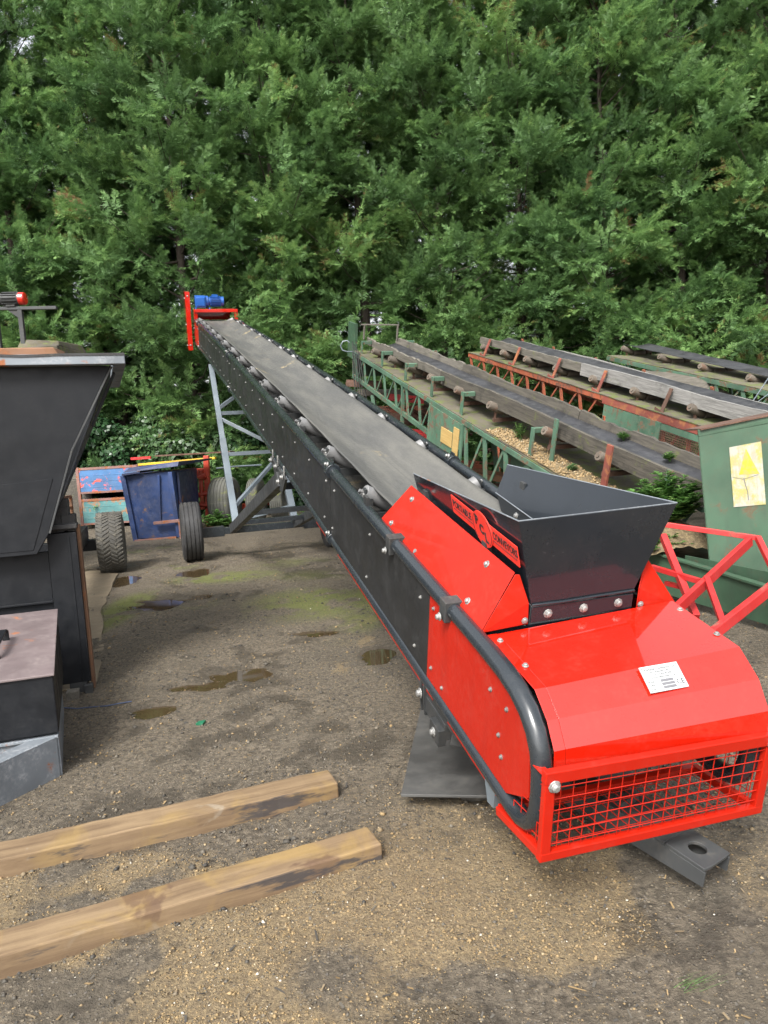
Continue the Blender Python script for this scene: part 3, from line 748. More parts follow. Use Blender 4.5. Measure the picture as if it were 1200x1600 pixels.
rg_ = [(.081*math.cos(2*math.pi*k/36), .066*math.sin(2*math.pi*k/36)) for k in range(37)]
b.path([dq(a,u,.0082) for a,u in rg_ if abs(a) > .045 and a < 0], .0011, 4); b.path([dq(a,u,.0082) for a,u in rg_[-9:]+rg_[1:9] if a > .045], .0011, 4)
for a0, a1 in ((-.29,-.085),(.085,.275)): b.path([dq(a0,-.016,.0045),dq(a1,-.016,.0045)], .0014, 4)
board = b.build('name_board', [M['decal'], M['ink']], hopper)
xd = dirv(FC,*al_s); yd = dirv(FC,*up_s)
letters('PORTABLE', .042, FC(*dq(-.292,-.003,.0048)), xd, yd, M['ink'], board, depth=.0006, bold=.0006, squash=.93)
letters('CONVEYORS', .042, FC(*dq(.088,-.003,.0048)), xd, yd, M['ink'], board, depth=.0006, bold=.0006, squash=.80)
for ch, a, u in (('P',-.056,.008),('C',-.022,-.018),('L',.020,-.044)): letters(ch, .054, FC(*dq(a,u,.0088)), xd, yd, M['ink'], board, depth=.0006, bold=.0022)
# red skirt covers either side of the hopper
def cover(s, off):
    q = lambda x, y, z: V(off+s*x, y, z)
    b = MB(FC)
    a0, a1 = q(.372,-1.50,-.005), q(.372,-2.70,.012); t0, t1 = q(.236,-1.585,.200), q(.232,-2.655,.208)
    b.plate([a0,a1,t1,t0] if s < 0 else [a0,t0,t1,a1], .004)
    e1 = [q(.371,-2.703,.014), q(.236,-2.665,.206), q(.222,-2.672,.206), q(.192,-2.70,.105), q(.19,-2.703,.024)]
    b.plate(e1, .004)
    b.m = 1
    nrm = (a1-a0).cross(t0-a0).normalized(); nrm = nrm if nrm.z > 0 else -nrm
    for u, v in ((.10,.18),(.86,.20),(.10,.80),(.84,.82)): b.bolt(lerp(lerp(a0,a1,u),lerp(t0,t1,u),v)+nrm*.002, nrm, .010, .010)
    b.bolt(q(.205,-2.706,.04), (0,-1,0), .009, .006)
    b.build('skirt_cover', [M['redf'], M['bolt']], conv, .002)
    for y in (-1.75,-2.40):
        b = MB(FC); b.box(min(off+s*.195,off+s*.235), max(off+s*.195,off+s*.235), y-.02, y+.02, .17, .225); b.build('skirt_bracket', M['steel'], conv)
cover(-1, 0); cover(1, .070)

# drawbar with its eye, sticking out under the tail
b = MB()
S, E_ = V(.36,3.35,.20), V(.80,2.545,.135); b.beam(S, E_, .115, .10)
b.build('tow_bar', M['steel'], conv, .004)
t0, t1 = V(.775,2.60,.195), V(1.005,2.265,.118); dr = (t1-t0).normalized(); sd_ = dr.cross(Vector((0,0,1))).normalized(); upn = sd_.cross(dr)
b = MB(); L = (t1-t0).length; wdt = .072; n = 24; hc = L-.075; hr = .030
ring = []; outer = []
for k in range(n):
    a = 2*math.pi*k/n; ca, sa = math.cos(a), math.sin(a)
    m_ = max(abs(ca)/.075, abs(sa)/wdt); ring.append((hc+hr*ca, hr*sa)); outer.append((hc+ca/m_, sa/m_))
def tp(a, s_, l): return t0 + dr*a + sd_*s_ + upn*l
vs = [tp(a,s_,l) for l in (0,.012) for a,s_ in ring+outer]; fs = []
for k in range(n):
    j = (k+1)%n; fs += [(k,j,n+j,n+k),(2*n+k,3*n+k,3*n+j,2*n+j),(k,2*n+k,2*n+j,j),(n+k,n+j,3*n+j,3*n+k)]
b.add(vs, fs)
b.hexa([tp(a,s_,0) for a,s_ in ((0,-wdt),(hc-.0755,-wdt),(hc-.0755,wdt),(0,wdt))],[tp(a,s_,.012) for a,s_ in ((0,-wdt),(hc-.0755,-wdt),(hc-.0755,wdt),(0,wdt))])
for s_ in (-1,1): b.hexa([tp(a,s_*wdt+(0 if s_<0 else -.008),l) for a,l in ((-.03,-.09),(L,-.055),(L,-.001),(-.03,-.001))],[tp(a,s_*wdt+(.008 if s_<0 else 0),l) for a,l in ((-.03,-.09),(L,-.055),(L,-.001),(-.03,-.001))])
b.hexa([tp(a,s_,.0125) for a,s_ in ((-.02,-.052),(.075,-.052),(.075,.052),(-.02,.052))],[tp(a,s_,.026) for a,s_ in ((-.02,-.052),(.065,-.052),(.065,.052),(-.02,.052))])
b.build('tow_eye', M['steel'], conv, .0015, 1)
# jack lug under the lower tube
b = MB(FC)
for y in (-2.245,-2.285): b.prism([(-.41,y,-.45),(-.41,y,-.52),(-.40,y,-.60),(-.33,y,-.60),(-.33,y,-.45)], (0,.012,0))
b.box(-.40,-.30,-2.50,-2.28,-.575,-.50); b.box(-.425,-.39,-2.50,-2.40,-.60,-.525); b.beam((-.36,-2.48,-.56),(-.05,-2.62,-.60),.06,.07); b.box(-.395,-.375,-2.60,-2.05,-.50,-.44)
b.m = 1; b.bolt((-.426,-2.45,-.56),(-1,0,0),.014,.014); b.bolt((-.415,-2.26,-.50),(-1,0,0),.016,.016)
b.build('jack_lug', [M['steel'], M['bolt']], conv, .003)
b = MB(FC); b.prism([(-.40,-2.86,-.455),(-.40,-2.95,-.455),(-.40,-2.945,-.53),(-.40,-2.90,-.54)], (.03,0,0)); b.build('stop_lug', M['galv'], conv)

# red head frame, belt guard, drive
b = MB(FC)
for x, s in ((XL-.01,1),(XR+.03,-1)):
    b.box(x-.006, x+.006, 10.35, 10.95, -.22, .19); b.box(min(x,x+s*.06), max(x,x+s*.06), 10.36, 10.372, -.2, .19)
b.box(XL-.016, XR+.036, 10.35, 10.95, .185, .197); b.box(XL-.016, XR+.036, 10.338, 10.35, .155, .215); b.box(XL+.05, XR-.05, 10.94, 10.955, -.02, .185)
b.build('head_frame', M['red'], conv, .004)
b = MB(FC); b.box(-.535,-.447,10.55,10.98,-.58,.53); b.m = 1
for y_, z in ((10.549,.45),(10.549,-.48)): b.bolt((-.49,y_,z),(0,-1,0),.012,.01)
for z in (.4,-.1,-.5): b.bolt((-.5355,10.75,z),(-1,0,0),.012,.01)
b.build('drive_guard', [M['red'], M['bolt']], conv, .008)
b = MB(FC); b.box(-.36,-.33,10.5,10.85,.197,.23); b.box(-.10,-.07,10.5,10.85,.197,.23); b.box(-.35,-.15,10.54,10.78,.23,.455); b.box(-.33,-.17,10.52,10.54,.26,.43); b.path([(-.15,10.66,.345),(-.09,10.66,.345)], .105, 16)
mot = b.build('gearbox', M['blue'], conv, .012)
b = MB(FC); b.path([(-.09,10.66,.345),(.18,10.66,.345)], .08, 20)
for k in range(20):
    a = 2*math.pi*k/20; b.beam((-.06,10.66+.087*math.cos(a),.345+.087*math.sin(a)),(.14,10.66+.087*math.cos(a),.345+.087*math.sin(a)),.006,.03,(0,math.cos(a),math.sin(a)))
b.path([(.15,10.66,.345),(.20,10.66,.345)], .09, 20); b.box(-.02,.09,10.60,10.72,.42,.475)
b.build('motor', M['blue'], mot)

# wheeled undercarriage
AX = (4.956, -2.40)
def tyre_prof(r, w, rimr, grooves):
    p = [(rimr,-w*.36),(rimr+.02,-w*.46),(r*.80,-w*.5),(r*.93,-w*.47),(r*.985,-w*.40)]
    g = []
    for k in range(grooves):
        c = -w*.30 + w*.60*k/(grooves-1); g += [(r,c-.020),(r,c-.008),(r-.013,c-.006),(r-.013,c+.006),(r,c+.008)]
    p += g + [(r,w*.36),(r*.985,w*.40),(r*.93,w*.47),(r*.80,w*.5),(rimr+.02,w*.46),(rimr,w*.36)]
    return p
def rim_prof(rimr, w): return [(.03,-w*.05),(.09,-w*.05),(.11,-w*.12),(rimr*.7,-w*.18),(rimr*.86,-w*.34),(rimr*1.04,-w*.40),(rimr*1.05,-w*.36),(rimr,-w*.3),(rimr,w*.36),(rimr*1.05,w*.38)]
axd = FC.b
for x, s in ((-.985,-1),(.985,1)):
    c = FC(x, *AX); c.z = .40+gz(c.x, c.y)-.006
    b = MB(); b.lathe(tyre_prof(.40,.27,.20,4), c, axd, 64); wh = b.build('wheel', M['rubber'], conv)
    b = MB(); b.lathe(rim_prof(.20,.27) if s > 0 else [(r,-o) for r,o in rim_prof(.20,.27)], c, -axd*1.0 if s>0 else -axd*1.0, 32); b.path([c-axd*.06, c+axd*.06], .07, 16); b.build('wheel_rim', M['rim'], wh)
axc = [FC(-.985,*AX), FC(.985,*AX)]
for q in axc: q.z = .39
b = MB(); b.beam(axc[0], axc[1], .09, .09); b.beam(lerp(axc[0],axc[1],.07), lerp(axc[0],axc[1],.22), .10, .14); b.beam(lerp(axc[0],axc[1],.78), lerp(axc[0],axc[1],.93), .10, .14); b.build('axle', M['tube'], conv, .004)
def lp(x, y, z): return FC(x, y, z)
for s in (-1, 1):
    x = s*.40
    top, foot = lp(x, 7.28, -.475), lp(x, 4.80, -2.30)
    b = MB(); b.beam(top, lerp(top,foot,.52), .075, .075); b.beam(lerp(top,foot,.5), foot, .09, .09); b.m = 0; b.build('leg', M['galv'], conv, .004)
    piv = lp(s*.42, .98, -.52); ae = lp(s*.44, AX[0], AX[1]); ae.z = .40
    b = MB(); b.beam(piv, ae, .075, .12); b.build('arm', M['steel'], conv, .004)
    b = MB(FC); b.prism([(s*.44,.70,-.44),(s*.44,1.42,-.44),(s*.44,1.25,-.52),(s*.44,1.0,-.62),(s*.44,.86,-.60)], (-s*.02,0,0)); b.m = 1
    for y, z in ((.80,-.45),(1.08,-.44),(1.32,-.45),(.98,-.54)): b.bolt((s*.445,y,z),(s,0,0),.016,.02); b.path([(s*.43,y,z+.0),(s*.43,y,z+.09)], .008, 6)
    b.build('pivot_bracket', [M['steel'], M['bolt']], conv, .003)
def onleg(s, t): return lerp(lp(s*.40,7.28,-.475), lp(s*.40,4.80,-2.30), t)
b_ = [('rung',.33),('rung',.59)]
for nm, t in b_:
    b = MB(); b.beam(onleg(-1,t), onleg(1,t), .055, .055); b.build('rung', M['galv'], conv, .003)
for p, q in ((onleg(-1,.36),onleg(1,.57)),(onleg(-1,.90),onleg(1,.61)),(onleg(-1,.30),onleg(1,.08)),(onleg(-1,.97),onleg(1,.92))):
    b = MB(); b.beam(p, q, .05, .05); b.build('brace', M['galv'], conv, .003)
def onarm(s, t):
    ae = lp(s*.44, AX[0], AX[1]); ae.z = .40; return lerp(lp(s*.42,.98,-.52), ae, t)
for t in (.10,.80,.55):
    b = MB(); b.beam(onarm(-1,t), onarm(1,t), .06, .06); b.build('cross_tube', M['tube'], conv, .003)

# ------------------------------------------------------------------ black feeder machine on the left
QX, QY = -2.0, 4.7; ud = Vector((.957,.289,0)); vd = Vector((-.289,.957,0))
def ML(u, v, z): return Vector((QX,QY,0)) + ud*u + vd*v + Vector((0,0,z))
fm = thing('feeder_machine', 'black steel feeder with big flared hopper, post and low lidded cabinet', 'machine', tuple(ML(0,0,0)))
b = MB(ML)
HF = [(-1.75,-.1,2.10),(.345,-.1,2.085),(.066,-.1,1.572),(-.11,-.1,1.07),(-.185,-.1,.955),(-1.25,-.1,.955)]
b.prism(HF, (0,.008,0))
b.plate([(.345,-.095,2.085),(.255,1.5,2.085),(-.30,1.3,1.07),(-.11,-.095,1.07)], .008)
b.plate([(-.11,-.095,1.07),(-.30,1.3,1.07),(-.42,1.3,.955),(-.185,-.095,.955)], .008)
b.prism([(-1.75,1.5,2.10),(.255,1.5,2.085),(-.42,1.3,.955),(-1.25,1.3,.955)], (0,.008,0))
b.plate([(-1.75,-.095,2.1),(-1.25,-.095,.955),(-1.25,1.3,.955),(-1.75,1.5,2.1)], .008)
b.prism([(-.34,-.104,1.395),(-.05,-.104,1.41),(-.20,-.104,.98),(-.42,-.104,.98)], (0,.003,0))
hop = b.build('hopper', M['dusty'], fm, .002, 1)
b = MB(ML)
b.hexa([(-1.9,-.185,2.115),(.435,-.185,2.085),(.435,-.10,2.085),(-1.9,-.10,2.115)],[(-1.9,-.185,2.175),(.435,-.185,2.148),(.435,-.10,2.152),(-1.9,-.10,2.18)])
b.hexa([(.36,-.10,2.085),(.435,-.10,2.085),(.33,1.6,2.085),(.25,1.6,2.085)],[(.36,-.10,2.15),(.435,-.10,2.15),(.33,1.6,2.15),(.25,1.6,2.15)])
b.build('rim', M['lgrey'], hop, .004)
b = MB(ML); vs = []
for k in range(25):
    u = -1.9+2.335*k/24; zz = 2.178-.027*k/24+.012*math.sin(k*1.3)*(.4+random.random()*.6)*(k<20); vs += [(u,-.19,zz),(u,-.05,zz+.006),(u,-.19,zz-.014),(u,-.05,zz-.008)]
b.add(vs, [f for k in range(24) for f in ((4*k,4*k+4,4*k+5,4*k+1),(4*k+2,4*k+3,4*k+7,4*k+6),(4*k,4*k+2,4*k+6,4*k+4),(4*k+1,4*k+5,4*k+7,4*k+3))]); b.build('rubber_strip', M['rubber'], hop)
b = MB(ML)
for p, q in (((.352,-.098,2.08),(.073,-.098,1.572)),((.073,-.098,1.572),(-.10,-.098,1.075))): b.beam(p, q, .010, .012)
b.build('pale_edge_strip', M['steel'], hop, .002)  # paler strip added to stand for the light edge of the hopper's side
b = MB(ML); b.beam((.36,.0,2.05),(.20,.0,1.72),.012,.10,(0,1,0)); b.build('stiffener', M['dusty'], hop, .002)
b = MB(ML); b.box(-.133,.040,0,.14,.085,1.06); b.box(-.012,.0,-.004,0,.1,1.04); b.build('post', M['dusty'], fm, .006)
b = MB(ML); b.box(.036,.058,.05,.13,.02,1.10); b.build('side_plate', M['rustlt'], fm, .002)
for i, z in enumerate((.42,.62,.80,.97)):
    pass
b = MB(ML); b.box(-.09,.015,.0,.12,0,.088); b.box(.0,.05,-.03,.03,.0,.07); b.build('foot', M['steel'], fm, .003)
b = MB(ML); b.box(-.105,-.03,-.10,-.02,.0,.06); tag(b.build('timber_block', M['board'], None, .004), 'small timber block beside the foot of the black post', 'block')
b = MB(ML)
for k in range(8):
    for j in range(6):
        u = -.22+.035*k; z = 1.06+.05*j
        if u < -.12+ .0*j and z > 1.2: continue
        if u > .02-.02*j: continue
        b.box(u, u+.05, .03+.01*random.random(), .14, z+.012*random.random(), z+.062)
b.box(-.13,.05,-.012,.1,1.085,1.115); b.build('rubber_seal', M['rubber'], fm, .006)
b = MB(ML); b.box(-1.4,-.135,.01,.05,.63,.95); b.box(-1.4,-.135,-.006,.012,.625,.638); b.box(-1.4,-.135,.02,.06,.2,.62); b.build('chassis_plate', M['dusty'], fm, .002)
b = MB(ML); b.box(-.55,-.35,.1,5.3,.42,.62); b.box(-1.35,-1.15,.1,5.3,.42,.62); b.build('chassis_rail', M['dusty'], fm)
# low cabinet with a sloping lid
b = MB(ML)
b.hexa([(-1.1,-1.25,.205),(0,-1.25,.213),(-.085,-.25,.213),(-1.1,-.25,.213)],[(-1.1,-1.25,.500),(0,-1.25,.498),(-.085,-.25,.615),(-1.1,-.25,.615)])
cab = b.build('cabinet', M['dusty'], fm, .006)
b = MB(ML)
b.hexa([(-1.11,-1.262,.499),(.008,-1.262,.499),(-.080,-.24,.617),(-1.11,-.24,.617)],[(-1.11,-1.262,.511),(.008,-1.262,.511),(-.080,-.24,.629),(-1.11,-.24,.629)])
lid = b.build('lid', M['lid'], cab, .003)
b = MB(ML)
hv = [(-.292,-.70,.57),(-.292,-.70,.625),(-.292,-.74,.640),(-.292,-.94,.615),(-.292,-.97,.60),(-.292,-.97,.54)]
for i in range(5): b.beam(hv[i], hv[i+1], .034, .010, (1,0,0) if False else (0,.2,1))
b.build('handle', M['dusty'], lid, .002)
# A-frame drawbar below the cabinet
b = MB(ML)
b.hexa([(-.012,-1.262,.0),(-.70,-1.985,.0),(-.70,-1.965,.0),(-.012,-1.24,.0)],[(-.012,-1.262,.19),(-.70,-1.985,.19),(-.70,-1.965,.19),(-.012,-1.24,.19)])
b.hexa([(-.012,-1.262,.19),(-.70,-1.985,.19),(-.77,-1.925,.19),(-.10,-1.21,.19)],[(-.012,-1.262,.198),(-.70,-1.985,.198),(-.77,-1.925,.198),(-.10,-1.21,.198)])
b.box(-1.1,-.005,-1.255,-1.18,.188,.202); b.box(-1.1,-.02,-1.24,-1.23,.02,.19)
b.hexa([(-.018,-1.25,.0),(-.004,-1.25,.0),(-.098,-.3,.0),(-.112,-.3,.0)],[(-.018,-1.25,.19),(-.004,-1.25,.19),(-.098,-.3,.19),(-.112,-.3,.19)])
b.build('drawbar', M['lgrey'], fm, .002)
# axle and wheel
b = MB(ML); b.box(-1.6,-.15,5.10,5.24,.31,.45); b.build('axle', M['dusty'], fm, .004)
c = ML(-.07,5.17,.39)
b = MB(); b.lathe(tyre_prof(.385,.33,.19,2)[:5]+[(.385,-.10),(.387,0),(.385,.10)]+tyre_prof(.385,.33,.19,2)[-5:], c, ud, 60)
for k in range(44):
    a = 2*math.pi*k/44
    for row, (o0, o1, da) in enumerate(((-.155,-.082,.12),(-.078,-.003,-.12),(.003,.078,.12),(.082,.155,-.12))):
        def rp(o, aa, r): return c + ud*o + vd*(math.cos(aa)*r) + Vector((0,0,math.sin(aa)*r))
        a0 = a + (row % 2)*.07; r0, r1 = .382, .398 if abs(o0+o1) < .2 else .392
        q = [rp(o0,a0-.034,r0),rp(o1,a0-.034+da,r0),rp(o1,a0+.034+da,r0),rp(o0,a0+.034,r0)]; q2 = [rp(o0,a0-.026,r1),rp(o1,a0-.026+da,r1),rp(o1,a0+.026+da,r1),rp(o0,a0+.026,r1)]
        b.hexa(q, q2)
wh = b.build('wheel', M['mudrub'], fm)
b = MB(); b.lathe(rim_prof(.19,.30), c, ud, 28); b.build('wheel_rim', M['rim'], wh)

# dark plant standing behind the feeder
def at_(x, y, z): return Vector((x,y,z))
dp = thing('processing_plant', 'tall dark processing plant with a grey top slab and red capped motor behind the hopper', 'machine', (-4.5,9.2,0))
b = MB(); b.box(-7.4,-4.95,8.75,10.6,.5,2.72); b.build('body', M['void'], dp, .01)
b = MB(); b.box(-6.2,-3.60,8.65,10.2,2.72,2.80); b.hexa([(-4.08,8.7,2.80),(-3.60,8.7,2.80),(-3.62,9.6,2.80),(-4.08,9.6,2.80)],[(-4.05,8.75,2.90),(-3.62,8.75,2.86),(-3.64,9.5,2.90),(-4.04,9.5,2.95)]); b.build('top_slab', M['deckmat'], dp, .01)
b = MB(); b.beam((-4.02,8.75,2.78),(-4.02,8.75,3.24),.05,.05); b.beam((-4.3,8.75,3.26),(-3.60,8.75,3.23),.05,.035); b.prism([(-4.17,8.74,3.24),(-4.02,8.74,3.24),(-4.02,8.74,3.12)],(0,.01,0)); b.beam((-4.3,8.75,2.7),(-4.3,8.75,3.27),.05,.05); b.build('support_frame', M['steel'], dp, .003)
b = MB(); b.path([(-4.25,8.75,3.36),(-4.01,8.75,3.355)], .068, 16)
for k in range(14):
    a = k*2*math.pi/14; b.beam((-4.2,8.75+.07*math.cos(a),3.36+.07*math.sin(a)),(-4.03,8.75+.07*math.cos(a),3.357+.07*math.sin(a)),.006,.02,(0,math.cos(a),math.sin(a)))
b.box(-4.16,-4.06,8.71,8.79,3.27,3.30); mt = b.build('motor', M['steel'], dp)
b = MB(); b.path([(-4.01,8.75,3.355),(-3.955,8.75,3.353),(-3.945,8.75,3.353)], [.074,.072,.06], 18); b.build('fan_cap', M['red'], mt)
b = MB(); b.beam((-6.2,8.8,0),(-6.2,8.8,.5),.15,.15); b.beam((-5.1,8.9,0),(-5.1,8.9,.5),.15,.15); b.beam((-5.1,10.4,0),(-5.1,10.4,.5),.15,.15); b.build('leg', M['void'], dp)
# rusty sheet lying in the mouth of the black hopper
b = MB(ML); b.hexa([(-1.5,.0,2.13),(.06,.0,2.14),(.06,.25,2.13),(-1.5,.25,2.13)],[(-1.5,.0,2.225),(.02,.0,2.218),(.06,.25,2.222),(-1.5,.25,2.235)])
tag(b.build('timber_baulk', M['rustlt'], None, .008), 'rust coloured timber baulk lying across the mouth of the black hopper', 'beam')

# ------------------------------------------------------------------ two long stained beams in the foreground
def beam_obj(a0, a1, wd, h0, lab):
    """a0, a1: near bottom edge at both ends; the top is wd wide"""
    a0 = V(*a0,0); a1 = V(*a1,0); d = (a1-a0).normalized(); sd = Vector((-d.y,d.x,0)); L = (a1-a0).length
    b = MB(lambda x, y, z: a0 + d*y + sd*x + Vector((0,0,z)))
    n = 26; vs = []
    for k in range(n+1):
        y = -.40 + (L+.40)*k/n; j = lambda s: s*(random.random()-.5)
        hh = h0 + j(.004); vs += [(j(.004),y,-.05),(wd+j(.004),y,-.05),(wd+j(.005),y,hh),(0.002+j(.005),y,hh)]
    fs = [(4*k+i, 4*k+(i+1)%4, 4*k+4+(i+1)%4, 4*k+4+i) for k in range(n) for i in range(4)] + [(3,2,1,0),(4*n,4*n+1,4*n+2,4*n+3)]
    off = random.random()*9
    b.add(vs, fs, False, [(x+off, y+off, z) for x, y, z in vs])
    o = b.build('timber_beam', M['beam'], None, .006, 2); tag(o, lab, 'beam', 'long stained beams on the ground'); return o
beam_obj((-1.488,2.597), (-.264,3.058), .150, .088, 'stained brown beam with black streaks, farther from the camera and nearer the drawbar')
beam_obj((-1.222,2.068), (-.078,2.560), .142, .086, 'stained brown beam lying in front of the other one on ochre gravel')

b = MB(); q = [(-2.02,4.42),(-1.93,4.40),(-1.86,4.43),(-1.76,4.41),(-1.70,4.45),(-1.62,4.46)]
b.path([(x,y,gz(x,y)+.005) for x,y in q], .004, 6); tag(b.build('cord', paint('blue_cord', (.045,.065,.12), .7, .2, .3)), 'frayed piece of blue cord on the ground near the black post', 'cord')
b = MB(); x, y = -1.12, 4.03; z = gz(x,y); b.hexa([(x,y,z+.001),(x+.04,y-.01,z+.001),(x+.05,y+.03,z+.004),(x+.01,y+.035,z+.001)],[(x,y,z+.012),(x+.04,y-.01,z+.01),(x+.05,y+.03,z+.018),(x+.01,y+.035,z+.012)]); tag(b.build('plastic_scrap', paint('green_plastic', (.01,.10,.05), .4, .1, .2)), 'small green plastic scrap lying on the bare ground', 'litter')

# sheet of dull steel under the tail of the new conveyor
b = MB()
c4 = [(.0,2.90),(.95,2.76),(1.05,3.80),(.135,3.93)]
b.hexa([(x,y,z) for (x,y),z in zip(c4,(.088,.085,.045,.05))],[(x,y,z+.012) for (x,y),z in zip(c4,(.088,.085,.045,.05))])
sp = b.build('steel_plate', M['dplate'], None, .002); tag(sp, 'flat dusty black steel plate lying under the red side of the new conveyor', 'plate')
for q in ((.25,.85,2.96,3.10,-.03,.086),(.3,.9,3.6,3.72,-.03,.05)):
    b = MB(); b.box(*q); b.build('packer', M['dboard'], sp)

# strip of old concrete along the feeder
b = MB(); pts = [(-4.05,9.94),(-3.42,9.35),(-2.79,7.12),(-2.06,5.15),(-1.98,4.85),(-2.3,4.7),(-2.5,5.1),(-3.2,7.0),(-3.9,9.2)]
pp = []
for i in range(len(pts)):
    a, c = V(*pts[i],0), V(*pts[(i+1)%len(pts)],0); m = max(1,int((c-a).length/.22))
    for k in range(m): q = lerp(a,c,k/m); pp.append((q.x+random.uniform(-.02,.02), q.y+random.uniform(-.02,.02)))
b.add([(x,y,.020) for x,y in pp]+[(x,y,-.05) for x,y in pp], [tuple(range(len(pp)))]+[(i,(i+1)%len(pp),len(pp)+(i+1)%len(pp),len(pp)+i) for i in range(len(pp))])
b.build('concrete_path', M['concrete'])['kind'] = 'structure'

# ------------------------------------------------------------------ old conveyors on the right
def old_truss(b, x, yt, zt, zb, n, wv=.06):
    """verticals and diagonals between two chords, y runs over yt[0]..yt[1]; zt, zb: functions of y"""
    y0, y1 = yt; st = (y1-y0)/n
    for k in range(n):
        ya, yb = y0+st*k, y0+st*(k+1)
        b.beam((x,ya,zt(ya)),(x,ya+st*.22,zb(ya+st*.22)),wv,.02,(1,0,0)) if False else b.beam((x,ya,zt(ya)),(x,ya+st*.30,zb(ya+st*.3)),.02,wv,(0,1,0))
        b.beam((x+.01,ya+st*.35,zb(ya+st*.35)),(x+.01,yb-st*.05,zt(yb)),.018,wv*.5,(0,1,0))
def chord(b, x, y0, y1, zf, h=.07, w=.05, n=8):
    for k in range(n):
        ya, yb = y0+(y1-y0)*k/n, y0+(y1-y0)*(k+1)/n
        b.beam((x,ya,zf(ya)),(x,yb,zf(yb)),w,h,(0,0,1))
def rough_board(fr, x, y0, y1, z0, z1, th, mat, parent, droop=0., n=26, lean=0., rag=.02):
    b = MB(fr); vs = []; o = random.random()*20
    ph = random.random()*6
    for k in range(n+1):
        y = y0+(y1-y0)*k/n; t = k/n
        top = z1 + rag*(random.random()-.6) + .012*math.sin(t*9+ph) - droop*t*t; bot = z0 + .008*math.sin(t*7+ph) - droop*t*t
        vs += [(x,y,bot),(x+th,y,bot),(x+th+lean,y,top),(x+lean,y,top)]
    fs = [(4*k+i,4*k+(i+1)%4,4*k+4+(i+1)%4,4*k+4+i) for k in range(n) for i in range(4)]+[(3,2,1,0),(4*n,4*n+1,4*n+2,4*n+3)]
    b.add(vs, fs, False, [(a+o,c,d) for a,c,d in vs]); return b.build('side_board', mat, parent)
def old_rollers(fr, parent, ys, xl, xr, zl, mat, r=.058):
    for y in ys:
        b = MB(fr); zc = zl-.10
        b.beam((xl+.1,y,zc-.12),(xr-.1,y,zc-.12),.05,.05); b.beam((xl+.12,y,zc-.12),(xl+.12,y,zl-.02),.02,.04,(0,1,0)); b.beam((xr-.12,y,zc-.12),(xr-.12,y,zl-.02),.02,.04,(0,1,0))
        idl = b.build('idler', M['rust'], parent)
        for p, q in (((xl,y,zl),(xl+.24,y,zc)),((xr,y,zl),(xr-.24,y,zc)),((xl+.27,y,zc-.01),(xr-.27,y,zc-.01))):
            b = MB(fr); p, q = V(p), V(q); dd = (q-p).normalized(); b.path([p, p+dd*.01, q-dd*.01, q], [r*.9,r,r,r*.9], 16); b.m = 0
            b.path([p-dd*.012, q], r*.35, 8); b.build('roller', mat, idl)
def old_belt(fr, parent, x0, x1, y0, y1, z, mat, n=20, dip=.05):
    b = MB(fr); vs = []; m = 7
    for k in range(n+1):
        y = y0+(y1-y0)*k/n
        for i in range(m):
            t = i/(m-1); vs.append((x0+(x1-x0)*t, y, z-dip*math.sin(math.pi*t)+.004*math.sin(k*1.7)))
    b.add(vs, [(k*m+i,k*m+i+1,(k+1)*m+i+1,(k+1)*m+i) for k in range(n) for i in range(m-1)], True)
    o = b.build('belt', mat, parent); s = o.modifiers.new('thick','SOLIDIFY'); s.thickness = .012; return o

# --- green lattice conveyor next to the new one
F2 = Frame((-.096,14.565,3.432), (-.357,.888,.29))
g2 = thing('lattice_conveyor', 'old green lattice conveyor with grey timber sideboards and gravel along its deck', 'conveyor', tuple(Vector((F2(.3,-4,0).x, F2(.3,-4,0).y, 0))))
zd = lambda y: -.30+.040*y
zb2 = lambda y: -.74+.058*y
b = MB(F2)
for x in (-.25, .88):
    b = MB(F2); chord(b, x, .1, -7.9, zd, .07, .05, 10); b.build('top_chord', M['oldgreen'], g2, .003)
for x in (-.25, .88):
    b = MB(F2); chord(b, x, .1, -3.5, zb2, .07, .045, 5); old_truss(b, x, (.05,-3.4), zd, zb2, 7); b.beam((x,-2.28,zd(-2.28)),(x,-2.35,zb2(-2.35)-.25),.05,.05,(0,1,0)); b.build('lattice', M['oldgreen'], g2)
    b = MB(F2); zb3 = lambda y: -1.12+.02*y; chord(b, x, -4.5, -7.9, zb3, .07, .045, 5); old_truss(b, x, (-4.5,-7.8), zd, zb3, 6, .085); b.build('lattice', M['oldgreen'], g2)
b = MB(F2); b.box(-.245,.875,-7.9,.1,-.02,.0) if False else None
vs = []; ny_ = 24
for k in range(ny_+1):
    y = .1-8.0*k/ny_
    for x in (-.26,0.1,.5,.885): vs.append((x,y,zd(y)+.045+.008*random.random()))
b.add(vs, [(k*4+i,k*4+i+1,k*4+5+i,k*4+4+i) for k in range(ny_) for i in range(3)]); o = b.build('deck', M['deckmat'], g2); s = o.modifiers.new('t','SOLIDIFY'); s.thickness = .01
b = MB(F2); b.prism([(-.285,-3.40,-.47),(-.285,-4.47,-.52),(-.285,-4.47,-.80),(-.285,-4.38,-1.02),(-.285,-3.45,-1.06)], (.02,0,0)); b.box(-.29,-.26,-3.45,-3.38,-1.35,-.46); b.box(-.29,-.262,-4.50,-4.45,-1.3,-.50); b.build('side_cover', M['oldgreen'], g2, .003)
b = MB(F2); b.box(-.297,-.287,-4.22,-3.86,-.93,-.70); b.box(-.299,-.288,-4.42,-4.25,-1.0,-.60); b.build('wooden_patch', M['ply'], g2, .002)
b = MB(F2); b.box(.25,.28,-6.3,-4.7,-1.1,-.55); b.build('back_cover', M['oldgreen'], g2)
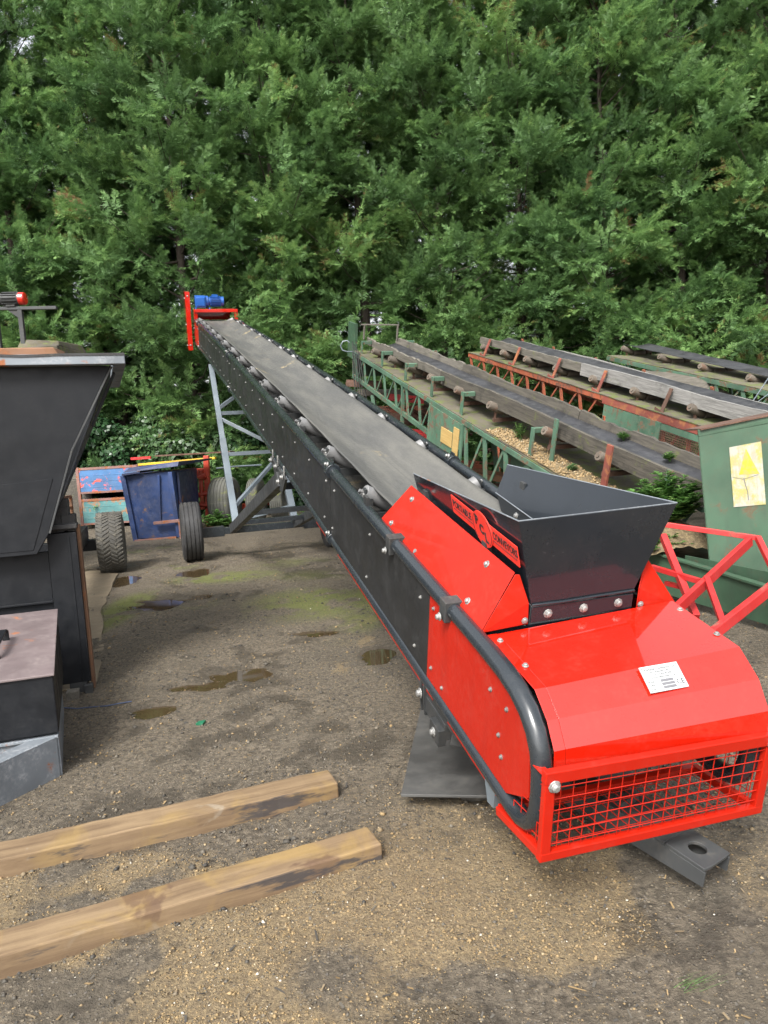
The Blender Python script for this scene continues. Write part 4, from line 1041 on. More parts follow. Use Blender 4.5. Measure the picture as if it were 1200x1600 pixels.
for y in (-.20,-1.23,-2.27,-3.28,-4.27,-6.10):
    b = MB(F2); zt = -.015+.018*y; b.beam((-.21,y,zd(y)),(-.21,y,zt),.018,.075,(0,1,0)); b.beam((-.21,y,zt-.03),(-.02,y,zt-.03),.055,.06); b.build('board_post', M['oldgreen'], g2, .003)
    b = MB(F2); b.beam((.86,y,zd(y)),(.86,y,zt),.018,.075,(0,1,0)); b.beam((.86,y,zt-.03),(.64,y,zt-.03),.055,.06); b.build('board_post', M['oldgreen'], g2, .003)
b = MB(F2); b.beam((-.09,-6.38,-.5),(-.09,-6.38,.05),.02,.075,(0,1,0)); b.build('board_post', M['oldgreen'], g2, .003)
b = MB(F2); b.beam((-.16,-7.46,-.50),(-.16,-7.46,.05),.03,.085,(0,1,0)); b.build('board_post', M['postrust'], g2, .003)
b = MB(F2); b.beam((-.06,-8.25,-.50),(-.06,-8.25,.02),.03,.07,(0,1,0)); b.beam((-.2,-8.15,-.34),(-.2,-8.3,-.2),.12,.03); b.build('board_post', M['oldgreen'], g2, .003)
for y0, y1 in ((.05,-1.10),(-1.02,-3.14),(-3.16,-8.75)): rough_board(F2, -.01+.015*(y0<-1.05)-.01*(y0<-3), y0, y1, -.135-.07*(y0<-3), .0, .045, M['dboard'] if y0 < -3 else M['board'], g2, lean=-.01, rag=.03 if y0 > -3 else .012)
for y0, y1 in ((.05,-2.75),(-2.65,-5.9),(-5.92,-8.5)): rough_board(F2, .575, y0, y1, -.16, .01, .045, M['board'] if y0 > -2 else M['dboard'], g2, lean=.02, rag=.03)
old_belt(F2, g2, .045, .565, .0, -8.75, -.095, M['obelt'])
old_rollers(F2, g2, (-.55,-1.35,-2.15,-2.96,-3.89,-4.86,-6.2,-7.25), -.125, .74, -.135, M['oldroll'])
b = MB(F2); b.beam((-.10,0,-.02),(-.10,0,.25),.035,.025); b.beam((.57,-.05,-.02),(.57,-.05,.25),.035,.025); b.beam((-.16,.02,.255),(.60,-.03,.255),.05,.018); b.build('head_portal', M['board'], g2)
b = MB(F2); b.box(-.24,-.19,.1,.5,-.42,.25); b.box(-.26,.85,.08,.14,-.75,-.28); b.build('head_plate', M['dkgreen'], g2)
for y, zz in ((-.9,0),(-3.5,0),(-6.9,0)):
    for x in (-.22,.85):
        p = F2(x,y,zb2(y)-.1 if y > -4 else -1.2); b = MB(); b.beam(p, (p.x+.15,p.y+.35,-.05), .07, .07); b.build('leg', M['oldgreen'], g2)
b = MB(F2); pts = [F2.o]; b = MB(); b.path([(-.33,14.4,3.10),(-.42,14.3,3.17),(-.52,14.25,3.17),(-.60,14.24,3.20),(-.63,14.24,3.28),(-.58,14.24,3.36),(-.50,14.24,3.37),(-.46,14.24,3.33)], .012, 6); b.build('hose', M['galv'], g2)
b = MB()
for k in range(5): b.path([(-.40+.03*k,14.3,3.35-.05*k),(-.42+.04*k,14.3,2.8),(-.40+.05*k,14.32,2.2),(-.30+.04*k,14.35,1.6)], .010, 5)
b.build('cable', M['rubber'], g2)
# gravel spilt along its deck
P = []; 
for i in range(2600):
    y = -5.0-3.0*random.random()**.9; t = (-5.0-y)/3.0; x = -.22+.36*random.random()**1.2; z = zd(y)+.05+ .10*t*(1-abs(x+.02)/.4)*random.random() + .01
    P.append(F2(x,y,z))
P = np.array([tuple(p) for p in P]); o = stones('gravel', P, np.clip(rng.normal(.016,.005,len(P)),.006,.03), np.clip(rng.normal(.68,.12,len(P)),.3,.95), M['stone']); o['kind'] = 'stuff'
b = MB(F2); vs = []; n = 30
for k in range(n+1):
    y = -4.9-3.1*k/n
    for i in range(7):
        x = -.235+.45*i/6; t = k/n; vs.append((x,y,zd(y)+.045+.09*t*math.sin(math.pi*min(1,(i+.6)/6.6))+.012*random.random()-.03*(k==0)))
b.add(vs, [(k*7+i,k*7+i+1,k*7+8+i,k*7+7+i) for k in range(n) for i in range(6)], True)
def mk_gravelmat():
    t = NT('ochre_gravel'); p = t.attr('lc').outputs['Vector']
    v = t.node('ShaderNodeTexVoronoi'); t.link(p, v.inputs['Vector']); v.inputs['Scale'].default_value = 45; s = t.node('ShaderNodeSeparateColor'); t.link(v.outputs['Color'], s.inputs[0])
    t.set(Base_Color=t.mix(s.outputs[0], (.085,.062,.034), (.18,.135,.07)), Roughness=.85); t.bump(v.outputs['Distance'], .8, .01); return t.mat
M['gravelmat'] = mk_gravelmat()
o = b.build('gravel', M['gravelmat']); o['kind'] = 'stuff'

# --- orange lattice conveyor
F3 = Frame((2.174,15.265,3.396), (-.36,.893,.269))
g3 = thing('lattice_conveyor', 'old rusty orange lattice conveyor with a pale timber sideboard, between the two green ones', 'conveyor', tuple(Vector((F3(.3,-4,0).x, F3(.3,-4,0).y, 0))))
zd3 = lambda y: -.345; zb3 = lambda y: -.68+.03*y
for x in (-.2,.85):
    b = MB(F3); chord(b, x, .1, -4.2, zd3, .085, .05, 4); b.build('top_chord', M['orange'], g3, .003)
    b = MB(F3); chord(b, x, .1, -7, zb3, .06, .045, 6); old_truss(b, x, (.05,-4.1), zd3, zb3, 8); b.build('lattice', M['orange'], g3)
    b = MB(F3); old_truss(b, x+.06, (-5.4,-6.9), zd3, zb3, 3, .08); b.build('lattice', M['orange'], g3)
    b = MB(F3); b.box(x-.025,x+.02,-6.9,-4.2,-.425,-.30); b.build('chord_plate', M['postrust'], g3, .003)
    b = MB(F3); b.box(x-.02,x,-5.05,-4.25,-.78,-.43); b.box(x-.03,x+.0,-5.42,-5.06,-.80,-.425); b.box(x-.035,x,-5.5,-5.40,-.8,-.42); b.box(x-.02,x,-6.9,-5.5,-.52,-.43); b.build('side_cover', M['oldgreen'], g3, .003)
b = MB(F3)
for k in range(38): y = -5.5-1.4*k/38; b.beam((-.215,y,-.52),(-.215,y,-.78),.006,.006,(0,1,0))
for k in range(8): z = -.53-.25*k/8; b.beam((-.217,-5.5,z),(-.217,-6.9,z),.006,.006)
b.build('wire_mesh', M['rust'], g3)
b = MB(F3); vs = []
for k in range(25):
    y = .1-7.0*k/24
    for x in (-.24,.1,.5,.87): vs.append((x+.01*random.random(),y,-.295+.01*random.random()))
b.add(vs, [(k*4+i,k*4+i+1,k*4+5+i,k*4+4+i) for k in range(24) for i in range(3)]); o = b.build('deck', M['deckmat'], g3); s = o.modifiers.new('t','SOLIDIFY'); s.thickness = .012
for y in (-.42,-1.5,-2.77,-3.98,-5.4):
    b = MB(F3); b.beam((-.19,y-.02,-.33),(-.05,y,.03),.02,.06,(0,1,0)); b.prism([(-.21,y-.09,-.40),(-.21,y+.09,-.40),(-.21,y+.09,-.24),(-.21,y-.09,-.28)],(.014,0,0)); b.build('board_post', M['postrust'] if y > -4.5 else M['rust'], g3, .003)
    b = MB(F3); b.beam((.80,y-.02,-.33),(.68,y,.03),.02,.06,(0,1,0)); b.build('board_post', M['postrust'], g3, .003)
rough_board(F3, -.01, .05, -3.28, -.11, .02, .05, M['board'], g3, rag=.02); rough_board(F3, -.015, -3.3, -7.2, -.15, .045, .05, M['lboard'], g3, rag=.012)
rough_board(F3, .62, .05, -7.0, -.12, .0, .05, M['lboard'], g3, rag=.012)
old_belt(F3, g3, .05, .61, .0, -7.1, .0, M['obelt'], dip=.07)
old_rollers(F3, g3, (-.2,-.95,-1.77,-2.7,-3.7,-4.68,-5.84), -.10, .72, -.135, M['oldroll'])
for y in (-1.0,-4.3,-6.6):
    for x in (-.2,.85):
        p = F3(x,y,-.6); b = MB(); b.beam(p,(p.x,p.y+.3,-.05),.07,.07); b.build('leg', M['orange'], g3)

# --- far green conveyor with a bare black belt
F4 = Frame((5.147,15.231,3.066), (-.275,.928,.256))
g4 = thing('lattice_conveyor', 'far pale green lattice conveyor with bare black belt and a fallen grey board', 'conveyor', tuple(Vector((F4(.3,-2.5,0).x, F4(.3,-2.5,0).y, 0))))
zd4 = lambda y: -.265-.02*y
for x in (-.36,.95):
    b = MB(F4); chord(b, x, .2, -5.5, zd4, .075, .05, 4); b.build('top_chord', M['oldgreen'], g4, .003)
    b = MB(F4); chord(b, x, .2, -5.5, lambda y: -.68, .06, .045, 4); old_truss(b, x, (.1,-5.4), zd4, lambda y: -.68, 9, .07); b.build('lattice', M['oldgreen'], g4)
b = MB(F4); vs = []
for k in range(25):
    y = .2-5.7*k/24
    for x in (-.38,.05,.5,.97): vs.append((x+.02*random.random(),y,zd4(y)+.05+.012*random.random()))
b.add(vs, [(k*4+i,k*4+i+1,k*4+5+i,k*4+4+i) for k in range(24) for i in range(3)]); o = b.build('deck', M['deckmat'], g4); s = o.modifiers.new('t','SOLIDIFY'); s.thickness = .012
old_belt(F4, g4, 0, .6, .25, -5.8, .0, M['obelt'], dip=.04)
old_rollers(F4, g4, (.13,-1.06,-2.2,-3.35,-4.5), -.09, .72, -.06, M['oldroll'], .056)
for y in (-.8,-4.6):
    for x in (-.35,.94):
        p = F4(x,y,-.6); b = MB(); b.beam(p,(p.x,p.y+.3,-.05),.07,.07); b.build('leg', M['oldgreen'], g4)
fall = [(4.46,12.66,2.33),(4.9,12.65,2.27),(5.36,12.63,2.16),(5.7,12.6,1.98),(6.05,12.58,1.75),(6.42,12.56,1.50)]
b = MB(); vs = []
for i, (x,y,z) in enumerate(fall):
    hh = .10; vs += [(x,y-.02,z-hh),(x,y+.02,z-hh+.01),(x,y+.03,z+hh*.6+.01*random.random()),(x,y-.01,z+hh*.6)]
b.add(vs, [(4*k+i,4*k+(i+1)%4,4*k+4+(i+1)%4,4*k+4+i) for k in range(5) for i in range(4)]+[(3,2,1,0),(20,21,22,23)], False, [(q[1]*3,q[0],q[2]) for q in vs]); b.build('side_board', M['board'], g4)
b = MB(); b.path([(5.2,11.0,1.35),(5.5,11.0,1.75),(5.75,11.0,2.10),(6.0,11.0,2.2),(6.2,11.0,2.1),(6.05,11.0,1.85),(5.9,11.0,1.5)], .008, 5); b.path([(5.0,11,1.35),(5.6,11,1.75),(6.2,11,2.15)], .006, 5); b.build('wire', M['galv'], g4)

# --- green tail hopper with a faded warning sign
gb = thing('steel_hopper', 'mottled dark green steel hopper panel with a faded warning sign, at the right edge', 'hopper', (3.0,6.0,0))
b = MB()
b.plate([(2.596,5.905,.300),(4.1,5.905,.20),(4.1,6.04,1.66),(2.562,6.02,1.440)], .008)
b.plate([(2.560,6.018,1.395),(4.1,6.030,1.60),(4.1,6.030,1.67),(2.560,6.022,1.452)], .018)
b.plate([(2.596,5.91,.300),(2.562,6.024,1.440),(3.42,7.6,1.35),(3.45,7.5,.45)], .008)
b.plate([(4.1,5.905,.2),(4.1,6.04,1.66),(4.3,7.6,1.5),(4.3,7.5,.4)], .008)
b.build('panel', M['dkgreen'], gb, .002, 1)
b = MB(); b.plate([(2.57,5.99,1.452),(4.1,6.02,1.672),(4.12,6.4,1.665),(2.6,6.4,1.45)], .012); b.build('lid', M['rust'], gb)
def sidep(t, off=0): return Vector((2.40+off-.28*t, 6.0-off*.3+.93*t, 0))
b = MB(); pl = [sidep(-2.2)+V(0,0,.05), sidep(1.6)+V(0,0,.10), sidep(1.6)+V(0,0,.50), sidep(-2.2)+V(0,0,.26)]; b.plate(pl, .012); b.beam(pl[2]+V(0,0,.0), pl[3], .06, .02); b.build('skirt', M['dkgreen'], gb, .003)
b = MB(); pl = [sidep(-2.2,.12)+V(0,0,.22), sidep(.15,.12)+V(0,0,.22), sidep(.15,.12)+V(0,0,.42), sidep(-2.2,.12)+V(0,0,.42)]; b.plate(pl, .012); b.box(2.7,4.2,6.2,8.2,.02,.30); b.build('chassis', M['dkgreen'], gb)
pu = V(0.0,.118,1.0).normalized(); px_ = V(1,0.0,.09).normalized()
def gp(x, z, l=0): return Vector((2.58+x, 5.905 + (z+x*.05-.3)*.1005 - .006 - l, z + x*.05))
b = MB(); sg = [(.228,.806),(.487,.800),(.478,1.305),(.219,1.285)]
b.prism([gp(x,z,.004) for x,z in sg], (0,.003,0)); b.m = 1
b.prism([gp(x,z,.0052) for x,z in ((.285,1.060),(.448,1.050),(.352,1.262))], (0,.001,0))
def mk_sign():
    t = NT('faded_sign'); p = t.attr('lc').outputs['Vector']; n = t.noise(p, 9, 6, .7); n2 = t.noise(t.scl(p,60,60,8), 1, 5, .7)
    c = t.mix(t.ramp(n, .42, .6), (.30,.29,.25), (.29,.265,.085)); c = t.mix(t.ramp(n2, .45, .7, 0, .6), c, (.25,.20,.13)); c = t.mix(t.ramp(t.noise(p,5,4), .55, .7, 0, .7), c, (.34,.355,.35))
    t.set(Base_Color=c, Roughness=.7); return t.mat
def mk_tri():
    t = NT('faded_triangle'); p = t.attr('lc').outputs['Vector']; n = t.noise(p, 30, 6, .7); t.set(Base_Color=t.mix(t.ramp(n,.4,.65), (.33,.285,.018), (.30,.25,.08)), Roughness=.7); return t.mat
M['sign'] = mk_sign(); M['tri'] = mk_tri()
b.m = 2; b.path([gp(.32,1.03,.0055),gp(.33,.98,.0055),gp(.345,.92,.0055),gp(.35,.85,.0055)], .0028, 4); b.path([gp(.232,1.045,.0055),gp(.32,1.02,.0055),gp(.44,1.045,.0055)], .0016, 4)
tagp = b.build('warning_sign', [M['sign'], M['tri'], M['greyink']], gb)
# gravel heap beside the hopper
vs = []; b = MB(); n = 16
for k in range(n+1):
    for i in range(n+1):
        x = 2.02+.9*k/n; y = 6.15+1.9*i/n; r = math.hypot((x-2.5)/.5,(y-7.0)/1.0); vs.append((x,y,.40+.42*max(0,1-r)+.03*random.random()))
b.add(vs, [(k*(n+1)+i,k*(n+1)+i+1,(k+1)*(n+1)+i+1,(k+1)*(n+1)+i) for k in range(n) for i in range(n)], True); b.build('gravel', M['gravelmat'])['kind'] = 'stuff'

# --- red lattice frame
rf = thing('trestle', 'open red painted tube frame standing between the new conveyor and the green hopper', 'frame', (2.0,4.4,0))
def bar(p, q, w=.036, h=.05):
    b = MB(); b.beam(p, q, w, h); b.build('bar', M['redrust'], rf, .003)
d0 = V(1.612,4.161,0.454); d1 = V(2.415,4.891,0.716); bar(d0 + (d0-d1)*.35, d1, .034, .062)
bar(V(1.919,5.104,0.832), V(2.485,4.912,0.727), .034, .034); bar(V(2.472,4.903,0.733), V(2.452,4.508,0.409), .034, .04)
e0, e1 = V(1.743,3.886,0.418), V(2.159,4.170,0.549); bar(e0+(e0-e1)*.5, e1+(e1-e0)*1.2, .038, .06)
bar(V(1.928,4.445,0.581), V(1.803,3.957,0.428), .034, .034); bar(V(1.877,4.996,0.765), V(1.823,4.352,0.364), .04, .05)
bar(V(1.751,4.877,0.582), V(1.905,4.492,0.553), .03, .034); bar(V(1.820,4.817,0.482), V(1.876,4.666,0.480), .028, .03)
q = e1+(e1-e0)*1.2; bar(q, (q.x,q.y,0), .04, .04); q = V(2.452,4.508,0.409); bar(q, (q.x,q.y,0), .04, .04); q = d0+(d0-d1)*.35; bar(q, (q.x,q.y,-.02) if q.z > .1 else (q.x,q.y,-.03), .04, .04); q = e0+(e0-e1)*.5; bar(q,(q.x,q.y,-.03),.04,.04)

# ------------------------------------------------------------------ clutter at the back left
def stillage(z0, mat, lab, loc, hh=.60):
    t = thing('stillage', lab, 'metal crate', loc, 'stacked metal stillages'); x0,y0,_ = loc
    for x in (-.62,.62):
        for y in (0,1.0): b = MB(); b.beam((x0+x,y0+y,z0),(x0+x,y0+y,z0+hh+.04),.06,.06); b.build('corner_post', M['rack'], t, .004)
    b = MB(); b.box(x0-.59,x0+.59,y0-.015,y0,z0+.14,z0+hh); b.box(x0-.59,x0+.59,y0+1.0,y0+1.015,z0+.14,z0+hh); b.box(x0-.63,x0-.61,y0+.03,y0+.97,z0+.14,z0+hh); b.box(x0+.61,x0+.63,y0+.03,y0+.97,z0+.14,z0+hh); b.box(x0-.6,x0+.6,y0+.01,y0+.99,z0+.13,z0+.15)
    for z in (.22,.34,.46): b.box(x0-.58,x0+.58,y0-.019,y0-.013,z0+z,z0+z+.012)
    b.build('side_sheet', mat, t, .003)
    b = MB(); b.box(x0-.60,x0+.60,y0-.025,y0+.02,z0+hh-.02,z0+hh+.03); b.box(x0-.60,x0+.60,y0-.025,y0+.02,z0+.10,z0+.14); b.build('rail', M['rack'], t, .003)
stillage(.0, M['teal'], 'lower rusty teal metal stillage with a blue and red one stacked on it', (-5.55,15.2,0))
stillage(.64, M['still'], 'upper stillage painted blue over red, stacked on the teal one', (-5.55,15.2,.64))
for o in bpy.data.objects:
    pass
bn = thing('waste_bin', 'dark blue dented steel tipping bin with a loose black lid slab, behind the ribbed wheel', 'bin', (-3.97,13.4,0))
b = MB()
b.hexa([(-4.33,12.83,.03),(-3.54,12.83,.03),(-3.54,14.15,.03),(-4.33,14.15,.03)],[(-4.42,12.78,1.14),(-3.56,12.78,1.17),(-3.50,14.2,1.17),(-4.42,14.2,1.14)])
bo = b.build('body', M['bluebin'], bn, .008)
b = MB(); b.beam((-3.55,12.77,.03),(-3.60,12.735,1.16),.07,.05,(0,1,0)); b.beam((-4.31,12.80,.0),(-4.41,12.74,1.14),.08,.05,(0,1,0)); b.beam((-3.86,12.80,.34),(-3.80,12.745,1.12),.035,.03,(0,1,0)); b.build('rib', M['bluebin'], bn, .004)
b = MB(); b.beam((-3.50,12.75,.30),(-3.50,12.75,-.02),.13,.05); b.beam((-3.95,12.72,.30),(-3.50,12.72,.32),.06,.05); b.beam((-4.32,12.78,.0),(-3.6,12.78,.02),.05,.05); b.build('fork_bracket', M['rack'], bn, .004)
b = MB(); b.hexa([(-4.40,12.70,1.19),(-3.44,12.66,1.25),(-3.22,14.25,1.30),(-4.2,14.3,1.24)],[(-4.30,12.78,1.27),(-3.42,12.68,1.33),(-3.2,14.25,1.33),(-4.2,14.3,1.28)]); b.hexa([(-4.40,12.66,1.14),(-4.10,12.70,1.17),(-4.10,13.3,1.17),(-4.4,13.3,1.14)],[(-4.40,12.66,1.18),(-4.10,12.70,1.2),(-4.1,13.3,1.2),(-4.4,13.3,1.18)]); b.build('lid', M['navy'], bn, .004)
b = MB(); b.box(-3.535,-3.50,12.9,14.15,.05,1.14); b.build('side_sheet', M['navy'], bn)
b = MB(); b.beam((-4.85,15.0,1.27),(-3.25,14.75,1.32),.10,.045); o = b.build('girder', M['yellow'], None, .006); tag(o, 'yellow steel girder lying across the stillages behind the blue bin', 'girder')
b = MB(); b.beam((-4.6,15.5,1.42),(-3.0,15.2,1.42),.3,.03); o = b.build('steel_sheet', M['rust'], None, .003); tag(o, 'thin rusty steel sheet above the yellow girder', 'sheet')
b = MB(); b.beam((-5.0,15.02,1.40),(-4.6,15.0,1.40),.06,.05) ; o = b.build('steel_bar', M['redrust']); tag(o, 'short red steel bar lying on the yellow girder', 'bar')
oi = thing('farm_implement', 'orange red farm implement with pipes and cylinders beside the blue bin', 'implement', (-3.3,14.6,0))
b = MB(); b.beam((-3.42,14.45,0),(-3.36,14.45,1.38),.11,.10); b.beam((-3.75,14.5,1.05),(-3.35,14.45,1.05),.10,.18); b.beam((-3.36,14.5,.3),(-2.2,15.3,.35),.10,.10); b.build('frame', M['ored'], oi, .006)
b = MB(); b.path([(-3.50,14.38,.35),(-3.48,14.38,1.1)], .045, 12); b.path([(-3.65,14.38,.62),(-3.35,14.38,.66),(-3.25,14.4,.58)], .05, 10); b.path([(-3.7,14.36,.45),(-3.3,14.36,.42)], .04, 10); b.path([(-3.52,14.36,.95),(-3.38,14.36,1.0)], .06, 10); b.path([(-3.72,14.4,.7),(-3.69,14.4,.78),(-3.63,14.4,.7)], .06, 10); b.build('pipework', M['ored'], oi)
b = MB(); b.path([(-3.2,14.5,1.12),(-2.9,14.7,1.13),(-2.4,15.0,1.12)], .018, 8); b.build('pipe', M['galv'], oi)
def loose_tyre(x, y, r, w, yaw, lab, g=5):
    c = Vector((x,y,r)); ax = Vector((math.cos(yaw),math.sin(yaw),0)); b = MB(); pf = tyre_prof(r, w, r*.5, g); b.lathe(pf+[pf[0]], c, ax, 48)
    tag(b.build('tyre', M['oldrub']), lab, 'tyre', 'old tyres standing behind the leg of the new conveyor')
loose_tyre(-3.05,14.35,.475,.42,-.12,'wide grey ribbed tyre standing right beside the orange implement')
loose_tyre(-2.50,14.7,.44,.24,-.1,'narrow mossy tyre standing in the middle of the three old tyres')
loose_tyre(-2.08,14.9,.42,.27,-.05,'old tyre farthest from the orange implement, half behind the conveyor arm')
sf = thing('rusty_trestle', 'rusty angle iron frame with a yellow rail, left of the stillages', 'frame', (-6.5,14.6,0))
b = MB()
for x in (-6.75,-6.28):
    for y in (14.3,15.0): b.beam((x,y,0),(x,y,.72),.05,.05)
for z in (.25,.5,.72): b.beam((-6.75,14.3,z),(-6.28,14.3,z),.05,.05); b.beam((-6.28,14.3,z),(-6.28,15.0,z),.05,.05)
b.build('frame', M['rustlt'], sf, .003); b = MB(); b.beam((-6.8,14.28,.80),(-6.2,14.35,.95),.08,.05); b.path([(-6.25,14.3,.86),(-6.2,14.3,1.0),(-6.28,14.3,1.06),(-6.34,14.3,1.0)], .014, 6); b.build('rail', M['yellow'], sf)
b = MB(); b.beam((-7.2,15.6,1.12),(-5.9,15.9,1.10),.2,.16); o = b.build('timber_baulk', M['board'], None, .01); tag(o, 'weathered brown timber baulk lying behind the rusty frame', 'beam')
b = MB(); b.box(-7.2,-6.0,15.4,16.1,0,1.03); o = b.build('pallet_stack', M['dboard'], None, .02); tag(o, 'dark stacked timber under the weathered baulk', 'timber stack')

# scrap under the green lattice conveyor
SC = [((-.6,15.4,2.1),(.9,14.7,2.0),'orange'),((-.5,15.2,1.8),(1.2,14.5,1.75),'rust'),((-.4,15.6,2.45),(.8,15.2,2.35),'dboard'),((-.2,15.0,1.55),(1.4,14.0,1.5),'rustlt'),((.2,15.1,2.3),(1.1,14.8,2.15),'redrust'),((-.6,15.1,2.62),(.1,15.0,2.55),'rust'),((.5,14.6,1.95),(1.5,13.6,1.75),'orange'),((-.3,15.3,1.2),(1.3,14.4,1.2),'dboard'),((.1,13.9,1.05),(1.6,12.2,.95),'orange'),((-.1,13.5,.78),(1.5,12.6,.72),'rust'),((.0,13.3,.55),(1.9,12.9,.5),'rustlt'),((-.3,14.2,1.3),(.9,13.8,1.32),'rust'),((.2,14.0,1.62),(1.2,13.2,1.45),'redrust'),((-.2,13.2,.3),(1.7,12.4,.25),'orange'),((.4,13.6,1.22),(1.5,13.2,1.18),'dboard'),((.0,14.3,1.85),(.9,13.9,1.9),'rust'),((1.0,12.3,.65),(2.1,11.3,.6),'rust'),((1.1,12.0,.35),(2.4,10.9,.3),'redrust'),((1.3,11.6,.9),(2.2,11.2,.72),'rustlt'),((.3,13.1,.95),(.8,12.5,1.0),'red')]
words = {'orange':'orange painted','rust':'dark rusty','rustlt':'pale rusty','redrust':'worn red','dboard':'dark timber','red':'bright red'}
cnt = {}
for i, (p, q, m) in enumerate(SC):
    b = MB(); b.beam(p, q, .16, .09); b.beam(V(*p)+V(.0,.06,.03), V(*q)+V(0,.06,.03), .04, .14)
    o = b.build('scrap_beam', M[m], None, .004); tag(o, f'{words[m]} beam in the scrap heap seen through the green lattice', 'beam', 'scrap beams under the lattice conveyor')
b = MB()
for i in range(150):
    x = random.uniform(-.6,2.0); y = 14.6-.8*x+random.uniform(-.7,.7); z = random.uniform(.05,2.3); a = random.random()*6.28; L = random.uniform(.2,.6); b.beam((x,y,z),(x+L*math.cos(a),y+L*math.sin(a),z+random.uniform(-.15,.15)),random.choice((.03,.05,.12)),.02)
o = b.build('debris', M['rust']); o['kind'] = 'stuff'
b = MB(); b.beam((-.50,13.2,1.02),(-.12,12.7,.55),.10,.06); o = b.build('yellow_channel', M['yellow'], None, .004); tag(o, 'yellow steel channel leaning at the head of the scrap heap', 'channel')
b = MB(); c = V(1.118,10.587,0.884); b.lathe([(0,-.10),(.06,-.10),(.065,.0),(.055,.05),(.02,.08),(.018,.12),(0,.12)], c, (0,0,1), 16); b.beam(c-V(0,0,.1), (c.x,c.y,0), .05,.05); o = b.build('marker_lamp', M['yellow']); tag(o, 'small bright yellow marker lamp on a post under the green lattice conveyor', 'lamp')

# ------------------------------------------------------------------ plants
def unit(a): return a/np.maximum(np.linalg.norm(a, axis=-1, keepdims=True), 1e-9)
def leafplant(name, lab, loc, h, rad, nst, nleaf, lw, ll, mat, cat='weed', group=None, seed=0):
    g = np.random.default_rng(seed); t = thing(name, lab, cat, loc, group); Vv = []; F = []; tn = []
    sb = MB()
    for s in range(nst):
        a = g.random()*6.28; lean = g.random()**.7*rad; top = np.array([math.cos(a)*lean, math.sin(a)*lean, h*(.55+.45*g.random())*(1-.35*lean/max(rad,.01))])
        mid = top*np.array([.45,.45,.6]); sb.path([loc, V(*(np.array(loc)+mid)), V(*(np.array(loc)+top))], [.005,.004,.002], 4)
        for k in range(nleaf):
            f = .25+.75*(k+g.random())/nleaf; p = 2*(1-f)*f*mid+f*f*top if f < .5 else mid+(top-mid)*((f-.5)*2)
            b_ = g.random()*6.28; d = np.array([math.cos(b_),math.sin(b_),.25+.5*g.random()]); d /= np.linalg.norm(d); sd = np.cross(d,[0,0,1]); sd /= np.linalg.norm(sd)
            L = ll*(.6+.6*g.random())*(1.15-.5*f); w_ = lw*L; tip = p+d*L+np.array([0,0,-.25*L]); k0 = len(Vv); m1 = p+d*L*.45
            for lob in (0,1,-1):
                dd = d+sd*lob*.9; dd /= np.linalg.norm(dd); base = p if lob == 0 else p+d*L*.3; LL = L if lob == 0 else L*.55
                k0 = len(Vv); sx_ = np.cross(dd,[0,0,1]); sx_ /= max(np.linalg.norm(sx_),1e-6)
                Vv += [base, base+dd*LL*.5+sx_*w_*LL/L*.5, base+dd*LL-np.array([0,0,.2*LL]), base+dd*LL*.5-sx_*w_*LL/L*.5]; F.append((k0,k0+1,k0+2,k0+3)); q = g.random(); tn += [q]*4
    rawmesh('leaves', np.array(Vv), np.array(F), mat, np.array(tn), 'tint', t); sb.build('stem', mat, t); return t
leafplant('leafy_weed', 'bushy grey green weed growing on gravel beside the dark green hopper', (2.50,6.62,.58), .56, .36, 40, 44, .36, .14, M['weed'], 'plant', None, 3)
leafplant('leafy_weed', 'low straggly grey green weed hanging below the bushy one', (2.30,6.35,.40), .22, .28, 18, 22, .34, .10, M['weed'], 'plant', None, 4)
leafplant('leafy_weed', 'bright green clump of weeds at the foot of the wide grey tyre', (-3.05,13.45,.0), .42, .40, 26, 22, .6, .15, M['weed'], 'plant', None, 5)
leafplant('leafy_weed', 'small bright green clump behind the axle of the new conveyor', (-1.45,14.1,.0), .25, .35, 18, 16, .6, .13, M['weed'], 'plant', None, 6)
for i, (y, x, s, lab) in enumerate(((-5.55,.0,.34,'tall light green weed on the deck of the green lattice conveyor'),(-6.75,-.05,.16,'low silvery weed on the gravel of the green lattice conveyor'),(-7.75,-.02,.2,'green weed beside the red post of the lattice conveyor'),(-6.9,.50,.12,'green sprig growing on the belt near the right sideboard'),(-7.7,.46,.12,'green sprig on the belt nearest the dark green hopper'))):
    p = F2(x, y, zd(y)+.06 if x < .3 else -.1); leafplant('leafy_weed', lab, tuple(p), s, s*.55, 9, 14, .3, .08, M['weed'] if i in (0,3,4) else M['wort'], 'plant', 'weeds on the lattice conveyor', 20+i)
# thin tuft of grass in the foreground
Vv = []; F = []; tn = []
for k in range(46):
    a = random.gauss(-.3,.7); L = random.uniform(.03,.085); x, y = .74+random.gauss(0,.025), 1.885+random.gauss(0,.012); z = gz(x,y); w_ = .0016; dx, dy = math.cos(a)*L, math.sin(a)*L*.5; i0 = len(Vv)
    Vv += [(x-w_,y,z),(x+w_,y,z),(x+dx+w_*.3,y+dy,z+L*.3),(x+dx-w_*.3,y+dy,z+L*.3)]; F.append((i0,i0+1,i0+2,i0+3)); tn += [random.random()]*4
o = rawmesh('grass', np.array(Vv), np.array(F), M['weed'], np.array(tn)); o['kind'] = 'stuff'

